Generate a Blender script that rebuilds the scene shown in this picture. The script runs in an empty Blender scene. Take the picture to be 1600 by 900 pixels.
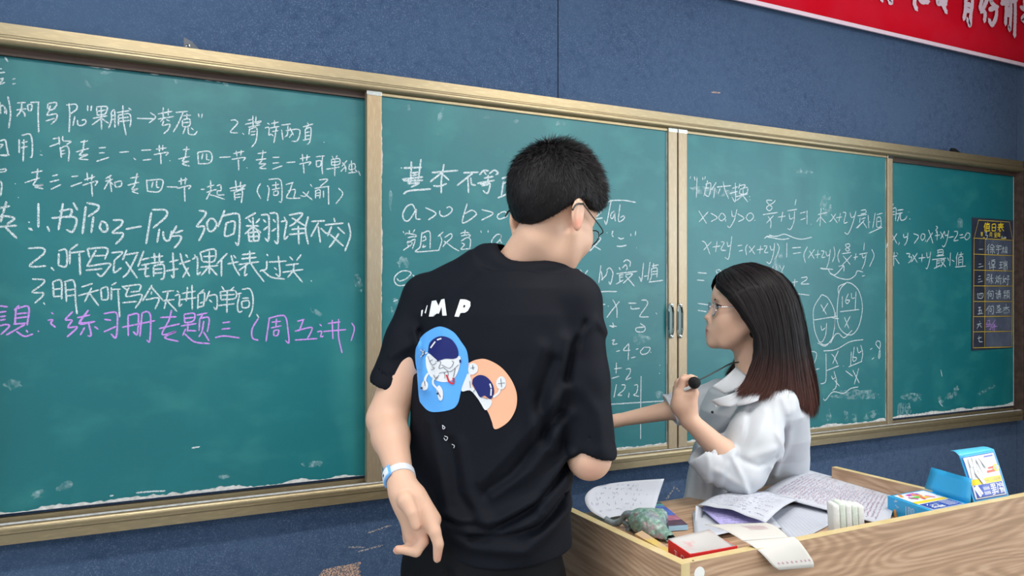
import bpy, bmesh, math, random
import numpy as np
from mathutils import Vector, Matrix
from mathutils.bvhtree import BVHTree
random.seed(7); RNG = np.random.default_rng(7)
SC = bpy.context.scene; COL = SC.collection
# ---------------------------------------------------------------- camera, light, exposure
CAMZ, HOR, F = 1.45, 464.0, 1200.0
TH = math.atan(2362.0 / 1200.0)
RT = np.array([math.sin(TH), -math.cos(TH), 0.0]); FW = np.array([math.cos(TH), math.sin(TH), 0.0]); UP = np.array([0, 0, 1.0])
cd = bpy.data.cameras.new('camera'); cam = bpy.data.objects.new('camera', cd); COL.objects.link(cam)
cd.sensor_width = 36; cd.lens = 27.0; cd.shift_y = 14 / 1600; cd.clip_start = 0.05
cam.location = (0, 0, CAMZ); cam.rotation_euler = (math.pi / 2, 0, -(math.pi / 2 - TH))
SC.camera = cam
SC.view_settings.view_transform = 'Standard'; SC.view_settings.look = 'None'
SC.view_settings.exposure = 0.0; SC.view_settings.gamma = 1.0; SC.view_settings.use_curve_mapping = False
W = bpy.data.worlds.new('daylight'); SC.world = W; W.use_nodes = True
W.node_tree.nodes['Background'].inputs[0].default_value = (0.75, 0.87, 1.0, 1); W.node_tree.nodes['Background'].inputs[1].default_value = 1.0
def area(name, loc, rot, sx, sy, power, color=(1, 1, 1)):
    l = bpy.data.lights.new(name, 'AREA'); l.shape = 'RECTANGLE'; l.size = sx; l.size_y = sy; l.energy = power; l.color = color
    o = bpy.data.objects.new(name, l); o.location = loc; o.rotation_euler = rot; COL.objects.link(o); return o
R90 = math.pi / 2
area('window_daylight', (-2.9, -0.4, 1.9), (0, -R90, 0), 1.9, 4.4, 85, (0.86, 0.94, 1.0))
area('right_window_daylight', (4.45, -1.5, 1.9), (0, R90, 0), 1.9, 4.8, 125, (0.86, 0.94, 1.0))
# ---------------------------------------------------------------- pixel <-> world helpers
def P(px, py, Z):
    return RT * ((px - 800) / F * Z) + FW * Z + np.array([0, 0, CAMZ - (py - HOR) / F * Z])
def ray(px, py):
    return RT * ((px - 800) / F) + FW + np.array([0, 0, -(py - HOR) / F])
def onY(px, py, y):
    d = ray(px, py); return d * (y / d[1]) + np.array([0, 0, CAMZ])
def onH(px, py, z):
    d = ray(px, py); return d * ((z - CAMZ) / d[2]) + np.array([0, 0, CAMZ])
# ---------------------------------------------------------------- materials
MATS = {}
def nt(m): return m.node_tree.nodes, m.node_tree.links
def mat(name, col, rough=0.5, metal=0.0, spec=0.5, noise=None, bump=None, alpha=None, attr=None, sss=0.0, sheen=0.0, double=None, coat=0.0):
    """noise=(scale, colour2, lo, hi, stretch) mixes a second colour; bump=(scale,strength,stretch)"""
    if name in MATS: return MATS[name]
    m = bpy.data.materials.new(name); m.use_nodes = True; N, L = nt(m); b = N['Principled BSDF']
    b.inputs['Base Color'].default_value = (*col, 1); b.inputs['Roughness'].default_value = rough; b.inputs['Metallic'].default_value = metal
    b.inputs['Specular IOR Level'].default_value = spec; b.inputs['Coat Weight'].default_value = coat
    if sheen: b.inputs['Sheen Weight'].default_value = sheen
    if sss: b.inputs['Subsurface Weight'].default_value = sss; b.inputs['Subsurface Radius'].default_value = (0.012, 0.005, 0.003); b.inputs['Subsurface Scale'].default_value = 1.0
    tc = N.new('ShaderNodeTexCoord'); src = None
    def noi(scale, stretch, detail=6):
        mp = N.new('ShaderNodeMapping'); mp.inputs['Scale'].default_value = stretch; L.new(tc.outputs['Object'], mp.inputs[0])
        n = N.new('ShaderNodeTexNoise'); n.inputs['Scale'].default_value = scale; n.inputs['Detail'].default_value = detail; L.new(mp.outputs[0], n.inputs['Vector']); return n
    if attr:
        a = N.new('ShaderNodeAttribute'); a.attribute_name = attr; src = a.outputs['Color']; L.new(src, b.inputs['Base Color'])
    if noise:
        for (sc, c2, lo, hi, st) in (noise if isinstance(noise, list) else [noise]):
            n = noi(sc, st); r = N.new('ShaderNodeMapRange'); r.inputs[1].default_value = lo; r.inputs[2].default_value = hi; L.new(n.outputs[0], r.inputs[0])
            mx = N.new('ShaderNodeMix'); mx.data_type = 'RGBA'; L.new(r.outputs[0], mx.inputs[0])
            if src is None: mx.inputs[6].default_value = (*col, 1)
            else: L.new(src, mx.inputs[6])
            mx.inputs[7].default_value = (*c2, 1); src = mx.outputs[2]
        L.new(src, b.inputs['Base Color'])
    if bump:
        n = noi(bump[0], bump[2] if len(bump) > 2 else (1, 1, 1), 5); bp = N.new('ShaderNodeBump'); bp.inputs['Strength'].default_value = bump[1]; bp.inputs['Distance'].default_value = 0.002
        L.new(n.outputs[0], bp.inputs['Height']); L.new(bp.outputs[0], b.inputs['Normal'])
    if alpha is not None:
        if isinstance(alpha, tuple):
            n = noi(alpha[0], (1, 1, 1), 4); r = N.new('ShaderNodeMapRange'); r.inputs[1].default_value = alpha[1]; r.inputs[2].default_value = alpha[2]
            r.inputs[3].default_value = alpha[3]; r.inputs[4].default_value = alpha[4]
            L.new(n.outputs[0], r.inputs[0]); L.new(r.outputs[0], b.inputs['Alpha'])
        else: b.inputs['Alpha'].default_value = alpha
    MATS[name] = m; return m
S1 = (1, 1, 1)
M_felt = mat('blue_felt', (0.045, 0.080, 0.155), 1.0, spec=0.1, sheen=0.1, noise=[(270, (0.125, 0.170, 0.26), 0.5, 0.74, (1, 1, .9)), (38, (0.026, 0.052, 0.115), 0.5, 0.85, (1, 1, 1)), (2.0, (0.062, 0.105, 0.185), 0.45, 0.8, S1)], bump=(260, 0.5))
M_gold = mat('champagne_metal', (0.33, 0.258, 0.148), 0.38, 0.75, noise=[(3, (0.31, 0.26, 0.17), 0.4, 0.7, (.6, 1, 3)), (220, (0.42, 0.34, 0.21), 0.5, 0.8, (.15, 1, 1))])
M_stile = mat('champagne_stile', (0.34, 0.25, 0.15), 0.42, 0.6, noise=[(4, (0.34, 0.285, 0.205), 0.4, 0.7, (1, 1, .4)), (300, (0.46, 0.37, 0.26), 0.5, 0.8, (1, 1, .1))])
M_dark = mat('dark_brown_track', (0.035, 0.018, 0.012), 0.6, noise=(30, (0.07, 0.04, 0.03), 0.4, 0.7, (.1, 1, 1)))
M_board = mat('green_board', (0.001, 0.118, 0.138), 0.40, spec=0.55, noise=[(1.7, (0.002, 0.142, 0.162), 0.35, 0.7, S1), (7, (0.020, 0.185, 0.190), 0.52, 0.85, (1, 1, 1.8)), (2.6, (0.016, 0.18, 0.185), 0.56, 0.78, (1.4, 1, .5))], bump=(700, 0.08))
M_chalk = mat('white_chalk', (0.58, 0.68, 0.72), 0.9, spec=0.1, alpha=(420, 0.34, 0.56, 0.25, .95))
M_pchalk = mat('purple_chalk', (0.50, 0.27, 0.72), 0.9, spec=0.1, alpha=(420, 0.32, 0.5, 0.35, 1.0))
M_smudge = mat('chalk_smudge', (0.42, 0.62, 0.66), 1.0, spec=0.05, alpha=(60, 0.42, 0.72, 0.0, 0.55))
M_dust = mat('chalk_dust', (0.62, 0.62, 0.62), 1.0, spec=0.05, noise=(70, (0.42, 0.42, 0.41), 0.4, 0.7, S1), bump=(150, 0.8))
M_steel = mat('polished_steel', (0.62, 0.66, 0.66), 0.16, 1.0)
M_steeld = mat('steel_recess', (0.06, 0.08, 0.075), 0.2, 0.9)
M_wood = mat('oak_laminate', (0.43, 0.27, 0.165), 0.5, spec=0.35); M_woodtop = mat('oak_laminate_top', (0.43, 0.27, 0.165), 0.45, spec=0.35)
M_edge = mat('yellow_edge_band', (0.56, 0.43, 0.20), 0.5, noise=(20, (0.62, 0.50, 0.29), 0.4, 0.7, S1))
M_white = mat('plaster_white', (0.72, 0.72, 0.70), 0.9, noise=(3, (0.68, 0.68, 0.66), 0.4, 0.7, S1))
M_floor = mat('grey_terrazzo', (0.35, 0.34, 0.32), 0.5, noise=(60, (0.24, 0.23, 0.22), 0.5, 0.6, S1))
M_black = mat('black_plastic', (0.006, 0.006, 0.008), 0.45)
M_red = mat('red_cloth', (0.66, 0.004, 0.018), 0.95, spec=0.08, noise=(5, (0.66, 0.010, 0.028), 0.4, 0.6, S1), bump=(400, .15))
M_letter = mat('pale_pink_print', (0.80, 0.60, 0.68), 0.8)
M_sheet = mat('magnetic_black_sheet', (0.022, 0.028, 0.05), 0.4, noise=(9, (0.045, 0.055, 0.085), 0.45, 0.75, (1, 1, .6)))
M_cell = mat('chalky_cell', (0.06, 0.075, 0.12), 0.6, noise=(14, (0.10, 0.12, 0.17), 0.45, 0.75, (1, 1, .7)))
M_yel = mat('yellow_print', (0.85, 0.62, 0.02), 0.6)
M_yline = mat('yellow_line', (0.60, 0.42, 0.05), 0.6)
def wood_nodes(m, sA, sB, k=105, rot=(0, .06, 0)):
    N, L = nt(m); b = N['Principled BSDF']; tc = N.new('ShaderNodeTexCoord')
    def mp(s, r=(0, 0, 0)):
        q = N.new('ShaderNodeMapping'); q.inputs['Scale'].default_value = s; q.inputs['Rotation'].default_value = r; L.new(tc.outputs['Object'], q.inputs[0]); return q
    n0 = N.new('ShaderNodeTexNoise'); n0.inputs['Scale'].default_value = 1.3; n0.inputs['Detail'].default_value = 2; n0.inputs['Distortion'].default_value = 0.35; L.new(mp(sA, rot).outputs[0], n0.inputs['Vector'])
    w = N.new('ShaderNodeMath'); w.operation = 'MULTIPLY'; w.inputs[1].default_value = k; L.new(n0.outputs[0], w.inputs[0])
    fr = N.new('ShaderNodeMath'); fr.operation = 'SINE'; L.new(w.outputs[0], fr.inputs[0])
    n1 = N.new('ShaderNodeTexNoise'); n1.inputs['Scale'].default_value = 110; n1.inputs['Detail'].default_value = 4; L.new(mp(sB, rot).outputs[0], n1.inputs['Vector'])
    n2 = N.new('ShaderNodeTexNoise'); n2.inputs['Scale'].default_value = 5; L.new(mp(sA).outputs[0], n2.inputs['Vector'])
    ad = N.new('ShaderNodeMath'); ad.operation = 'MULTIPLY_ADD'; ad.inputs[1].default_value = 0.11; L.new(fr.outputs[0], ad.inputs[0]); L.new(n1.outputs[0], ad.inputs[2])
    a2 = N.new('ShaderNodeMath'); a2.operation = 'MULTIPLY_ADD'; a2.inputs[1].default_value = 0.12; L.new(n2.outputs[0], a2.inputs[0]); L.new(ad.outputs[0], a2.inputs[2])
    cr = N.new('ShaderNodeValToRGB'); L.new(a2.outputs[0], cr.inputs[0]); e = cr.color_ramp.elements
    e[0].position = .38; e[0].color = (0.33, 0.205, 0.125, 1); e[1].position = .74; e[1].color = (0.50, 0.335, 0.22, 1); q = e.new(.55); q.color = (0.41, 0.255, 0.160, 1)
    L.new(cr.outputs[0], b.inputs['Base Color'])
    bp = N.new('ShaderNodeBump'); bp.inputs['Strength'].default_value = 0.2; bp.inputs['Distance'].default_value = 0.001; L.new(a2.outputs[0], bp.inputs['Height']); L.new(bp.outputs[0], b.inputs['Normal'])
wood_nodes(M_wood, (.55, .55, 2.6), (.045, .045, 1), k=230); wood_nodes(M_woodtop, (.5, 2.6, 1), (.045, 1, 1), k=260, rot=(0, 0, 0))
# ---------------------------------------------------------------- object helpers
def mesh(name, V, Fc, m, smooth=False, colors=None):
    me = bpy.data.meshes.new(name); me.from_pydata([tuple(map(float, v)) for v in V], [], [tuple(map(int, f)) for f in Fc]); me.update()
    if m is not None:
        for x in (m if isinstance(m, list) else [m]): me.materials.append(x)
    if smooth: me.polygons.foreach_set('use_smooth', [True] * len(me.polygons))
    return me
def thing(name, label, cat, loc=(0, 0, 0), group=None):
    o = bpy.data.objects.new(name, None); o.empty_display_size = 0.05; COL.objects.link(o); o.location = [float(v) for v in loc]
    o['label'] = label; o['category'] = cat
    if group: o['group'] = group
    return o
def wpos(o):
    v = Vector((0, 0, 0))
    while o: v += o.location; o = o.parent
    return v
def put(me, name, parent=None, label=None, kind=None):
    o = bpy.data.objects.new(name, me); COL.objects.link(o)
    if parent: o.parent = parent; o.location = -wpos(parent)
    if label: o['label'] = label
    if kind: o['kind'] = kind
    return o
def solo(me, name, label, cat, group=None, origin=None):
    if origin is None: 
        c = np.array([v.co[:] for v in me.vertices]); origin = [c[:, 0].mean(), c[:, 1].mean(), c[:, 2].min()]
    me.transform(Matrix.Translation([-float(v) for v in origin]))
    o = bpy.data.objects.new(name, me); o.location = [float(v) for v in origin]; COL.objects.link(o); o['label'] = label; o['category'] = cat
    if group: o['group'] = group
    return o
def box_me(name, lo, hi, m, bev=0.0):
    bm = bmesh.new(); r = bmesh.ops.create_cube(bm, size=1)
    for v in bm.verts: v.co = Vector([(lo[i] + hi[i]) / 2 + v.co[i] * (hi[i] - lo[i]) for i in range(3)])
    if bev: bmesh.ops.bevel(bm, geom=list(bm.edges), offset=bev, segments=2, affect='EDGES', profile=0.7)
    me = bpy.data.meshes.new(name); bm.to_mesh(me); bm.free(); me.materials.append(m); return me
def prof_me(name, prof, x0, x1, m, smooth=False):
    """profile of (y,z) extruded along x, closed"""
    n = len(prof); V = [(x0, y, z) for y, z in prof] + [(x1, y, z) for y, z in prof]
    Fc = [(i, (i + 1) % n, n + (i + 1) % n, n + i) for i in range(n)] + [tuple(range(n))[::-1], tuple(range(n, 2 * n))]
    return mesh(name, V, Fc, m, smooth)
def hexa(name, b, t, m):
    """solid from 4 bottom + 4 top corners"""
    V = list(b) + list(t); Fc = [(3, 2, 1, 0), (4, 5, 6, 7)] + [(i, (i + 1) % 4, 4 + (i + 1) % 4, 4 + i) for i in range(4)]
    return mesh(name, V, Fc, m)
def grid_solid(name, fn, nu, nv, thick, m, smooth=True):
    """thin curved sheet with thickness; fn(u,v)->xyz"""
    A = np.array([[fn(i / (nu - 1), j / (nv - 1)) for j in range(nv)] for i in range(nu)])
    du = np.gradient(A, axis=0); dv = np.gradient(A, axis=1); n = np.cross(du, dv); n /= np.linalg.norm(n, axis=2, keepdims=True) + 1e-9
    B = A - n * thick; V = np.concatenate([A.reshape(-1, 3), B.reshape(-1, 3)]); K = nu * nv; Fc = []
    for i in range(nu - 1):
        for j in range(nv - 1):
            a = i * nv + j; q = (a, a + nv, a + nv + 1, a + 1); Fc.append(q); Fc.append(tuple(K + x for x in q[::-1]))
    rim = [i * nv for i in range(nu)] + [(nu - 1) * nv + j for j in range(1, nv)] + [i * nv + nv - 1 for i in range(nu - 2, -1, -1)] + list(range(nv - 2, 0, -1))
    for a, b in zip(rim, rim[1:] + rim[:1]): Fc.append((b, a, K + a, K + b))
    return mesh(name, V, Fc, m, smooth)
def catmull(pts, step):
    p = np.array(pts, float)
    if len(p) == 2 or len(p) == 1:
        n = max(2, int(np.linalg.norm(p[-1] - p[0]) / step) + 1); return p[0] + (p[-1] - p[0]) * np.linspace(0, 1, n)[:, None]
    q = np.vstack([2 * p[0] - p[1], p, 2 * p[-1] - p[-2]]); out = []
    for i in range(1, len(q) - 2):
        a, b, c, d = q[i - 1:i + 3]; n = max(2, int(np.linalg.norm(c - b) / step) + 1)
        for t in np.linspace(0, 1, n, endpoint=False): out.append(0.5 * (2 * b + (c - a) * t + (2 * a - 5 * b + 4 * c - d) * t * t + (3 * b - a - 3 * c + d) * t ** 3))
    out.append(q[-2]); return np.array(out)
def tube_me(name, pts, rad, m, seg=8, step=None, smooth=True):
    p = np.array(pts, float) if step is None else catmull(pts, step); n = len(p)
    r = np.interp(np.linspace(0, 1, n), np.linspace(0, 1, len(np.atleast_1d(rad))), np.atleast_1d(rad)) if np.size(rad) > 1 else np.full(n, rad)
    V = []; prev = None
    for i in range(n):
        t = p[min(i + 1, n - 1)] - p[max(i - 1, 0)]; t /= np.linalg.norm(t) + 1e-9
        u = prev if prev is not None else (np.array([0, 0, 1.]) if abs(t[2]) < .9 else np.array([1., 0, 0]))
        u = u - t * (u @ t); u /= np.linalg.norm(u); prev = u; w = np.cross(t, u)
        for k in range(seg): a = 2 * math.pi * k / seg; V.append(p[i] + r[i] * (u * math.cos(a) + w * math.sin(a)))
    Fc = [(i * seg + k, i * seg + (k + 1) % seg, (i + 1) * seg + (k + 1) % seg, (i + 1) * seg + k) for i in range(n - 1) for k in range(seg)]
    Fc += [tuple(range(seg))[::-1], tuple(range((n - 1) * seg, n * seg))]
    return mesh(name, V, Fc, m, smooth)
def join(name, meshes):
    bm = bmesh.new(); mats = []
    for me in meshes:
        k = len(bm.faces); idx = []
        for mm in me.materials:
            if mm not in mats: mats.append(mm)
            idx.append(mats.index(mm))
        bm.from_mesh(me); bm.faces.ensure_lookup_table()
        for f in bm.faces[k:]: f.material_index = idx[f.material_index] if idx else 0
    out = bpy.data.meshes.new(name); bm.to_mesh(out); bm.free()
    for mm in mats: out.materials.append(mm)
    return out
def parse(s):
    """'x,y x,y;x,y ...' -> list of polylines"""
    return [[tuple(map(float, q.split(','))) for q in st.split()] for st in s.replace('\n', ' ').split(';') if st.strip()]
def ribbons(name, strokes, y, width, m, to3=None, step=2.0, jit=0.25, thick=0.0004):
    """strokes in photo pixels laid on the plane y=const as flat raised marks"""
    to3 = to3 or (lambda a, b: onY(a, b, y)); V = []; Fc = []
    for si, st in enumerate(strokes):
        st = [st[0], (st[0][0] + .8, st[0][1] + .8)] if len(st) < 2 else st
        p = catmull(st, step); q = np.array([to3(a, b) for a, b in p]); n = len(q); q[:, 1] -= .00007 * (si % 7)
        t = np.gradient(q, axis=0); t /= np.linalg.norm(t, axis=1, keepdims=True) + 1e-9
        s = np.stack([-t[:, 2], np.zeros(n), t[:, 0]], 1)
        w = width / 2 * (1 + jit * (RNG.random(n) - .5)) ; w[0] *= .7; w[-1] *= .55
        q = np.vstack([q[0] - t[0] * width * .25, q, q[-1] + t[-1] * width * .3]); s = np.vstack([s[0], s, s[-1]]); w = np.concatenate([[w[0] * .35], w, [w[-1] * .4]]); n += 2
        k = len(V)
        for i in range(n): V.append(q[i] - s[i] * w[i]); V.append(q[i] + s[i] * w[i])
        for i in range(n - 1): a = k + 2 * i; Fc.append((a, a + 1, a + 3, a + 2))
    return mesh(name, V, Fc, m)
def poly_px(name, pts, y, m, to3=None):
    to3 = to3 or (lambda a, b: onY(a, b, y)); bm = bmesh.new(); vs = [bm.verts.new(tuple(to3(a, b))) for a, b in pts]; bm.faces.new(vs)
    bmesh.ops.triangulate(bm, faces=list(bm.faces)); me = bpy.data.meshes.new(name); bm.to_mesh(me); bm.free(); me.materials.append(m); return me
# ---------------------------------------------------------------- the room
YF = 2.276            # front plane of the board frame
YW = 2.336            # felt surface
XL, XR, YB, ZC = -3.0, 4.55, -5.2, 3.1
def st(me, name): return put(me, name, None, None, 'structure')
st(box_me('floor', (XL - .1, YB - .1, -.08), (XR + .1, YW + .2, 0), M_floor), 'floor')
st(box_me('ceiling', (XL - .1, YB - .1, ZC), (XR + .1, YW + .2, ZC + .1), M_white), 'ceiling')
st(box_me('wall_rear', (XL, YB - .12, 0), (XR, YB, ZC), M_white), 'wall_rear')
def wall_with_window(side, x0, x1, y0, y1, z0, z1):
    w = join('w', [box_me('a', (x0, YB, 0), (x1, y0, ZC), M_white), box_me('a', (x0, y1, 0), (x1, YW, ZC), M_white), box_me('a', (x0, y0, 0), (x1, y1, z0), M_white), box_me('a', (x0, y0, z1), (x1, y1, ZC), M_white)])
    st(w, 'wall_' + side)
wall_with_window('left', XL - .12, XL, -2.6, 1.8, 0.95, 2.85)
wall_with_window('right', XR, XR + .12, -4.0, 1.0, 0.95, 2.85)
for k, (x, y0, y1) in enumerate([(XL - .06, -2.6, 1.8), (XR + .06, -4.0, 1.0)]):
    fr = st(join('f', [box_me('a', (x - .025, y0 + (y1 - y0) * i / 3 - .025, .95), (x + .025, y0 + (y1 - y0) * i / 3 + .025, 2.85), M_white) for i in range(4)] + [box_me('a', (x - .025, y0, z - .025), (x + .025, y1, z + .025), M_white) for z in (.975, 2.3, 2.825)]), 'window_%d' % (k + 1))
    g = mat('window_glass', (0.9, 0.95, 1), 0.02, alpha=0.15)
    put(box_me('pane', (x - .003, y0 + .03, 1.0), (x + .003, y1 - .03, 2.8), g), 'pane', fr)
# felt wall: plaster behind, separate felt panels in front with open joints
wb = st(box_me('wall_back', (XL, YW + .012, 0), (XR + .1, YW + .16, ZC), M_white), 'wall_back')
sx = [onY(872, 70, YW)[0], onY(1589, 150, YW)[0]]; pw = sx[1] - sx[0]
edges = [XL] + [sx[0] + pw * k for k in range(-2, 3)] + [XR]
edges = [e for e in edges if XL <= e <= XR]
for a, b in zip(edges[:-1], edges[1:]):
    g = 0.0022
    put(box_me('felt_panel', (a + g, YW, 0.1), (b - g, YW + .011, ZC - .02), M_felt, .0015), 'felt_panel', wb)
st(box_me('baseboard_back', (XL, YW - .012, 0), (XR, YW + .012, .1), M_dark), 'baseboard_back')
# ceiling lamps (real fixtures with tubes)
M_lampb = mat('lamp_body', (.8, .8, .8), .4)
M_tube = bpy.data.materials.new('lit_tube'); M_tube.use_nodes = True
_b = M_tube.node_tree.nodes['Principled BSDF']; _b.inputs['Emission Color'].default_value = (1, .97, .92, 1); _b.inputs['Emission Strength'].default_value = 9
for i, (lx, ly, nm) in enumerate([(.2, .9, 'nearest the left end of the board'), (2.0, .9, 'nearest the middle of the board'), (.2, -1.4, 'on the left behind the first row'), (2.4, -1.4, 'on the right behind the first row')]):
    t = thing('ceiling_lamp', 'white twin tube ceiling lamp ' + nm, 'lamp', (lx, ly, ZC - .28), 'ceiling tube lamps')
    put(box_me('housing', (lx - .62, ly - .11, ZC - .27), (lx + .62, ly + .11, ZC - .235), M_lampb, .004), 'housing', t)
    for s in (-.05, .05): put(tube_me('tube', [(lx - .6, ly + s, ZC - .285), (lx + .6, ly + s, ZC - .285)], .013, M_tube), 'tube', t)
    for s in (-.5, .5): put(tube_me('hanger', [(lx + s, ly, ZC - .24), (lx + s, ly, ZC)], .006, M_lampb), 'hanger', t)
    l = area('lamp_light', (lx, ly, ZC - .31), (0, 0, 0), 1.2, .2, 25, (1, .965, .91))
# unseen drape added to block right window light from the end of the board
M_drape = mat('brown_shade_drape', (.035, .022, .018), .9, noise=(30, (.05, .03, .025), .4, .7, (1, 1, .1)))
solo(grid_solid('shade_drape', lambda u, v: np.array([4.14 + .018 * math.sin(u * 80), 1.0 + 1.24 * u, .15 + 2.75 * v]), 140, 4, .004, M_drape), 'shade_drape', 'dark brown drape added out of view to shade the right end of the board', 'shade_drape')
# ---------------------------------------------------------------- the chalkboard
ZT, ZB = 2.132, 0.832
XB0, XB1 = -0.36, onY(1600, 300, YF)[0] + .005
LAB = 'teal green sliding chalkboard in a champagne metal frame on the blue felt wall'
board = thing('chalkboard_frame', 'long champagne metal chalkboard frame with fixed teal end panels covered in chalk writing', 'chalkboard', (XB0, YF, ZB))
def arc(cy, cz, r, a0, a1, n=7): return [(cy + r * math.cos(math.radians(a0 + (a1 - a0) * i / (n - 1))), cz + r * math.sin(math.radians(a0 + (a1 - a0) * i / (n - 1)))) for i in range(n)]
zt = ZT
top = [(YW, zt), (YF, zt), (YF, zt - .0285), (YF + .003, zt - .0285), (YF + .003, zt - .0305), (YF - .002, zt - .0305)] + arc(YF + .008, zt - .041, .0125, 150, 270, 8) + [(YF + .02, zt - .0535), (YF + .045, zt - .0535), (YW, zt - .0535)]
put(prof_me('top_rail', top, XB0, XB1, M_gold), 'top_rail', board)
put(box_me('upper_track', (XB0 + .02, YF + .030, zt - .072), (XB1 - .02, YW, zt - .0535), M_dark), 'upper_track', board)
zb = ZB
bot = [(YW, zb), (YF, zb), (YF, zb + .025), (YF + .002, zb + .026), (YF - .003, zb + .027)] + arc(YF + .009, zb + .037, .013, 200, 90, 8) + [(YF + .014, zb + .047), (YF + .016, zb + .036), (YF + .040, zb + .036), (YF + .042, zb + .058), (YW, zb + .058)]
put(prof_me('bottom_rail', bot, XB0, XB1, M_gold), 'bottom_rail', board)
put(box_me('dust_line', (XB0 + .01, YF + .002, zb + .0495), (XB1 - .01, YF + .016, zb + .0515), M_dust, .0008), 'chalk_dust', board, 'pale chalk dust lying along the tray lip')
for (a, b) in ((XB0, XB0 + .035), (XB1 - .02, XB1 + .03)):
    put(box_me('end_stile', (a, YF - .004, zb), (b, YW, zt), M_stile if a < 1 else M_dark, .003), 'end_stile', board)
YS0, YS = YF + .042, YF + .017      # fixed board face, sliding board face
Zt2, Zb2 = ZT - .066, ZB + .074
xm, xl, xr = onY(1056.5, 464, YS)[0], onY(572, 464, YS)[0], onY(1392, 464, YS)[0]
put(box_me('board_panel', (XB0 + .03, YS0, Zb2 - .006), (xl + .06, YS0 + .012, Zt2), M_board), 'board_panel', board, 'left fixed panel with white and purple homework notes')
put(box_me('board_panel', (xr - .06, YS0, Zb2 - .006), (XB1 - .015, YS0 + .012, Zt2), M_board), 'board_panel', board, 'right fixed panel with a short inequality problem')
def ragged(name, x0, x1, z, y, h, amp, seed, m=M_dust, up=True):
    r = np.random.default_rng(seed); n = int((x1 - x0) / .008) + 2; xs = np.linspace(x0, x1, n)
    k = np.convolve(r.random(n + 8), np.ones(9) / 9, 'valid')[:n]; k = (k - .5) * 2
    hh = h + amp * np.clip(k * 3, -.6, 1.5) + amp * .5 * (r.random(n) - .5); V = []; Fc = []
    for i in range(n):
        a = z + (hh[i] if up else -hh[i])
        V += [(xs[i], y, z), (xs[i], y, a), (xs[i], y + .0012, a), (xs[i], y + .0012, z)]
    for i in range(n - 1):
        for q in range(4): Fc.append((4 * i + q, 4 * i + (q + 1) % 4, 4 * i + 4 + (q + 1) % 4, 4 * i + 4 + q))
    return mesh(name, V, Fc, m)
def ragged_v(name, x, z0, z1, y, w, amp, seed, m=M_dust):
    me = ragged(name, z0, z1, 0, y, w, amp, seed, m)
    for v in me.vertices: v.co = Vector((x + v.co.z, v.co.y, v.co.x))
    return me
put(ragged('d', XB0 + .04, xl, Zb2 - .006, YS0 - .001, .006, .007, 1), 'chalk_dust', board, 'ragged dust and peeling sealant along the lower edge of the left panel')
put(ragged('d', XB0 + .04, xl - .15, Zt2 + .001, YS0 - .001, .003, .006, 2, up=False), 'sealant', board, 'torn pale sealant along the upper edge')
put(ragged('d', xr + .02, XB1 - .02, Zb2 - .006, YS0 - .001, .010, .006, 3), 'chalk_dust', board, 'white chalk dust along the lower edge of the right panel')
put(ragged_v('d', XB1 - .022, Zb2, Zt2, YS0 - .001, .004, .003, 4), 'sealant', board, 'pale sealant down the right edge')
def slider(x0, x1, w0, w1, label, seed):
    t = thing('sliding_board', label, 'chalkboard', (x0, YS, zb + .05))
    put(box_me('board_panel', (x0 + .01, YS, Zb2 - .012), (x1 - .01, YS + .014, Zt2 + .006), M_board), 'board_panel', t)
    put(box_me('stile', (x0, YS - .010, Zb2 - .022), (x0 + w0, YS + .016, Zt2 + .012), M_stile, .003), 'stile', t)
    put(box_me('stile', (x1 - w1, YS - .010, Zb2 - .022), (x1, YS + .016, Zt2 + .012), M_stile, .003), 'stile', t)
    put(box_me('upper_rail', (x0 + w0, YS - .006, Zt2 + .002), (x1 - w1, YS + .014, Zt2 + .012), M_gold, .002), 'upper_rail', t)
    put(box_me('lower_rail', (x0 + w0, YS - .006, Zb2 - .022), (x1 - w1, YS + .014, Zb2 - .006), M_gold, .002), 'lower_rail', t)
    put(ragged('d', x0 + w0, x1 - w1, Zb2 - .006, YS - .001, .006, .005, seed), 'chalk_dust', t, 'ragged white chalk dust along the lower edge')
    put(ragged_v('d', x0 + w0, Zb2, Zt2, YS - .001, .003, .003, seed + 1), 'sealant', t, 'chipped pale sealant along the left edge')
    put(ragged_v('d', x1 - w1 - .003, Zb2, Zt2, YS - .001, .002, .002, seed + 2), 'sealant', t, 'chipped pale sealant along the right edge')
    for xx, ww in ((x0, w0), (x1 - w1, w1)): put(box_me('corner_cap', (xx - .0006, YS - .0112, Zt2 + .000), (xx + ww + .0006, YS - .009, Zt2 + .0128), M_steel, .0006), 'corner_cap', t, 'grey metal cap')
    return t
wL = onY(595, 464, YS)[0] - xl; 
sl1 = slider(xl, xm - .0025, wL, xm - onY(1043, 464, YS)[0], 'left sliding teal chalkboard with the basic inequality lesson behind the boy in black', 20)
sl2 = slider(xm + .0035, xr, onY(1070, 464, YS)[0] - xm, xr - onY(1384, 464, YS)[0], 'right sliding teal chalkboard with x and y fractions behind the woman in white', 30)
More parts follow.
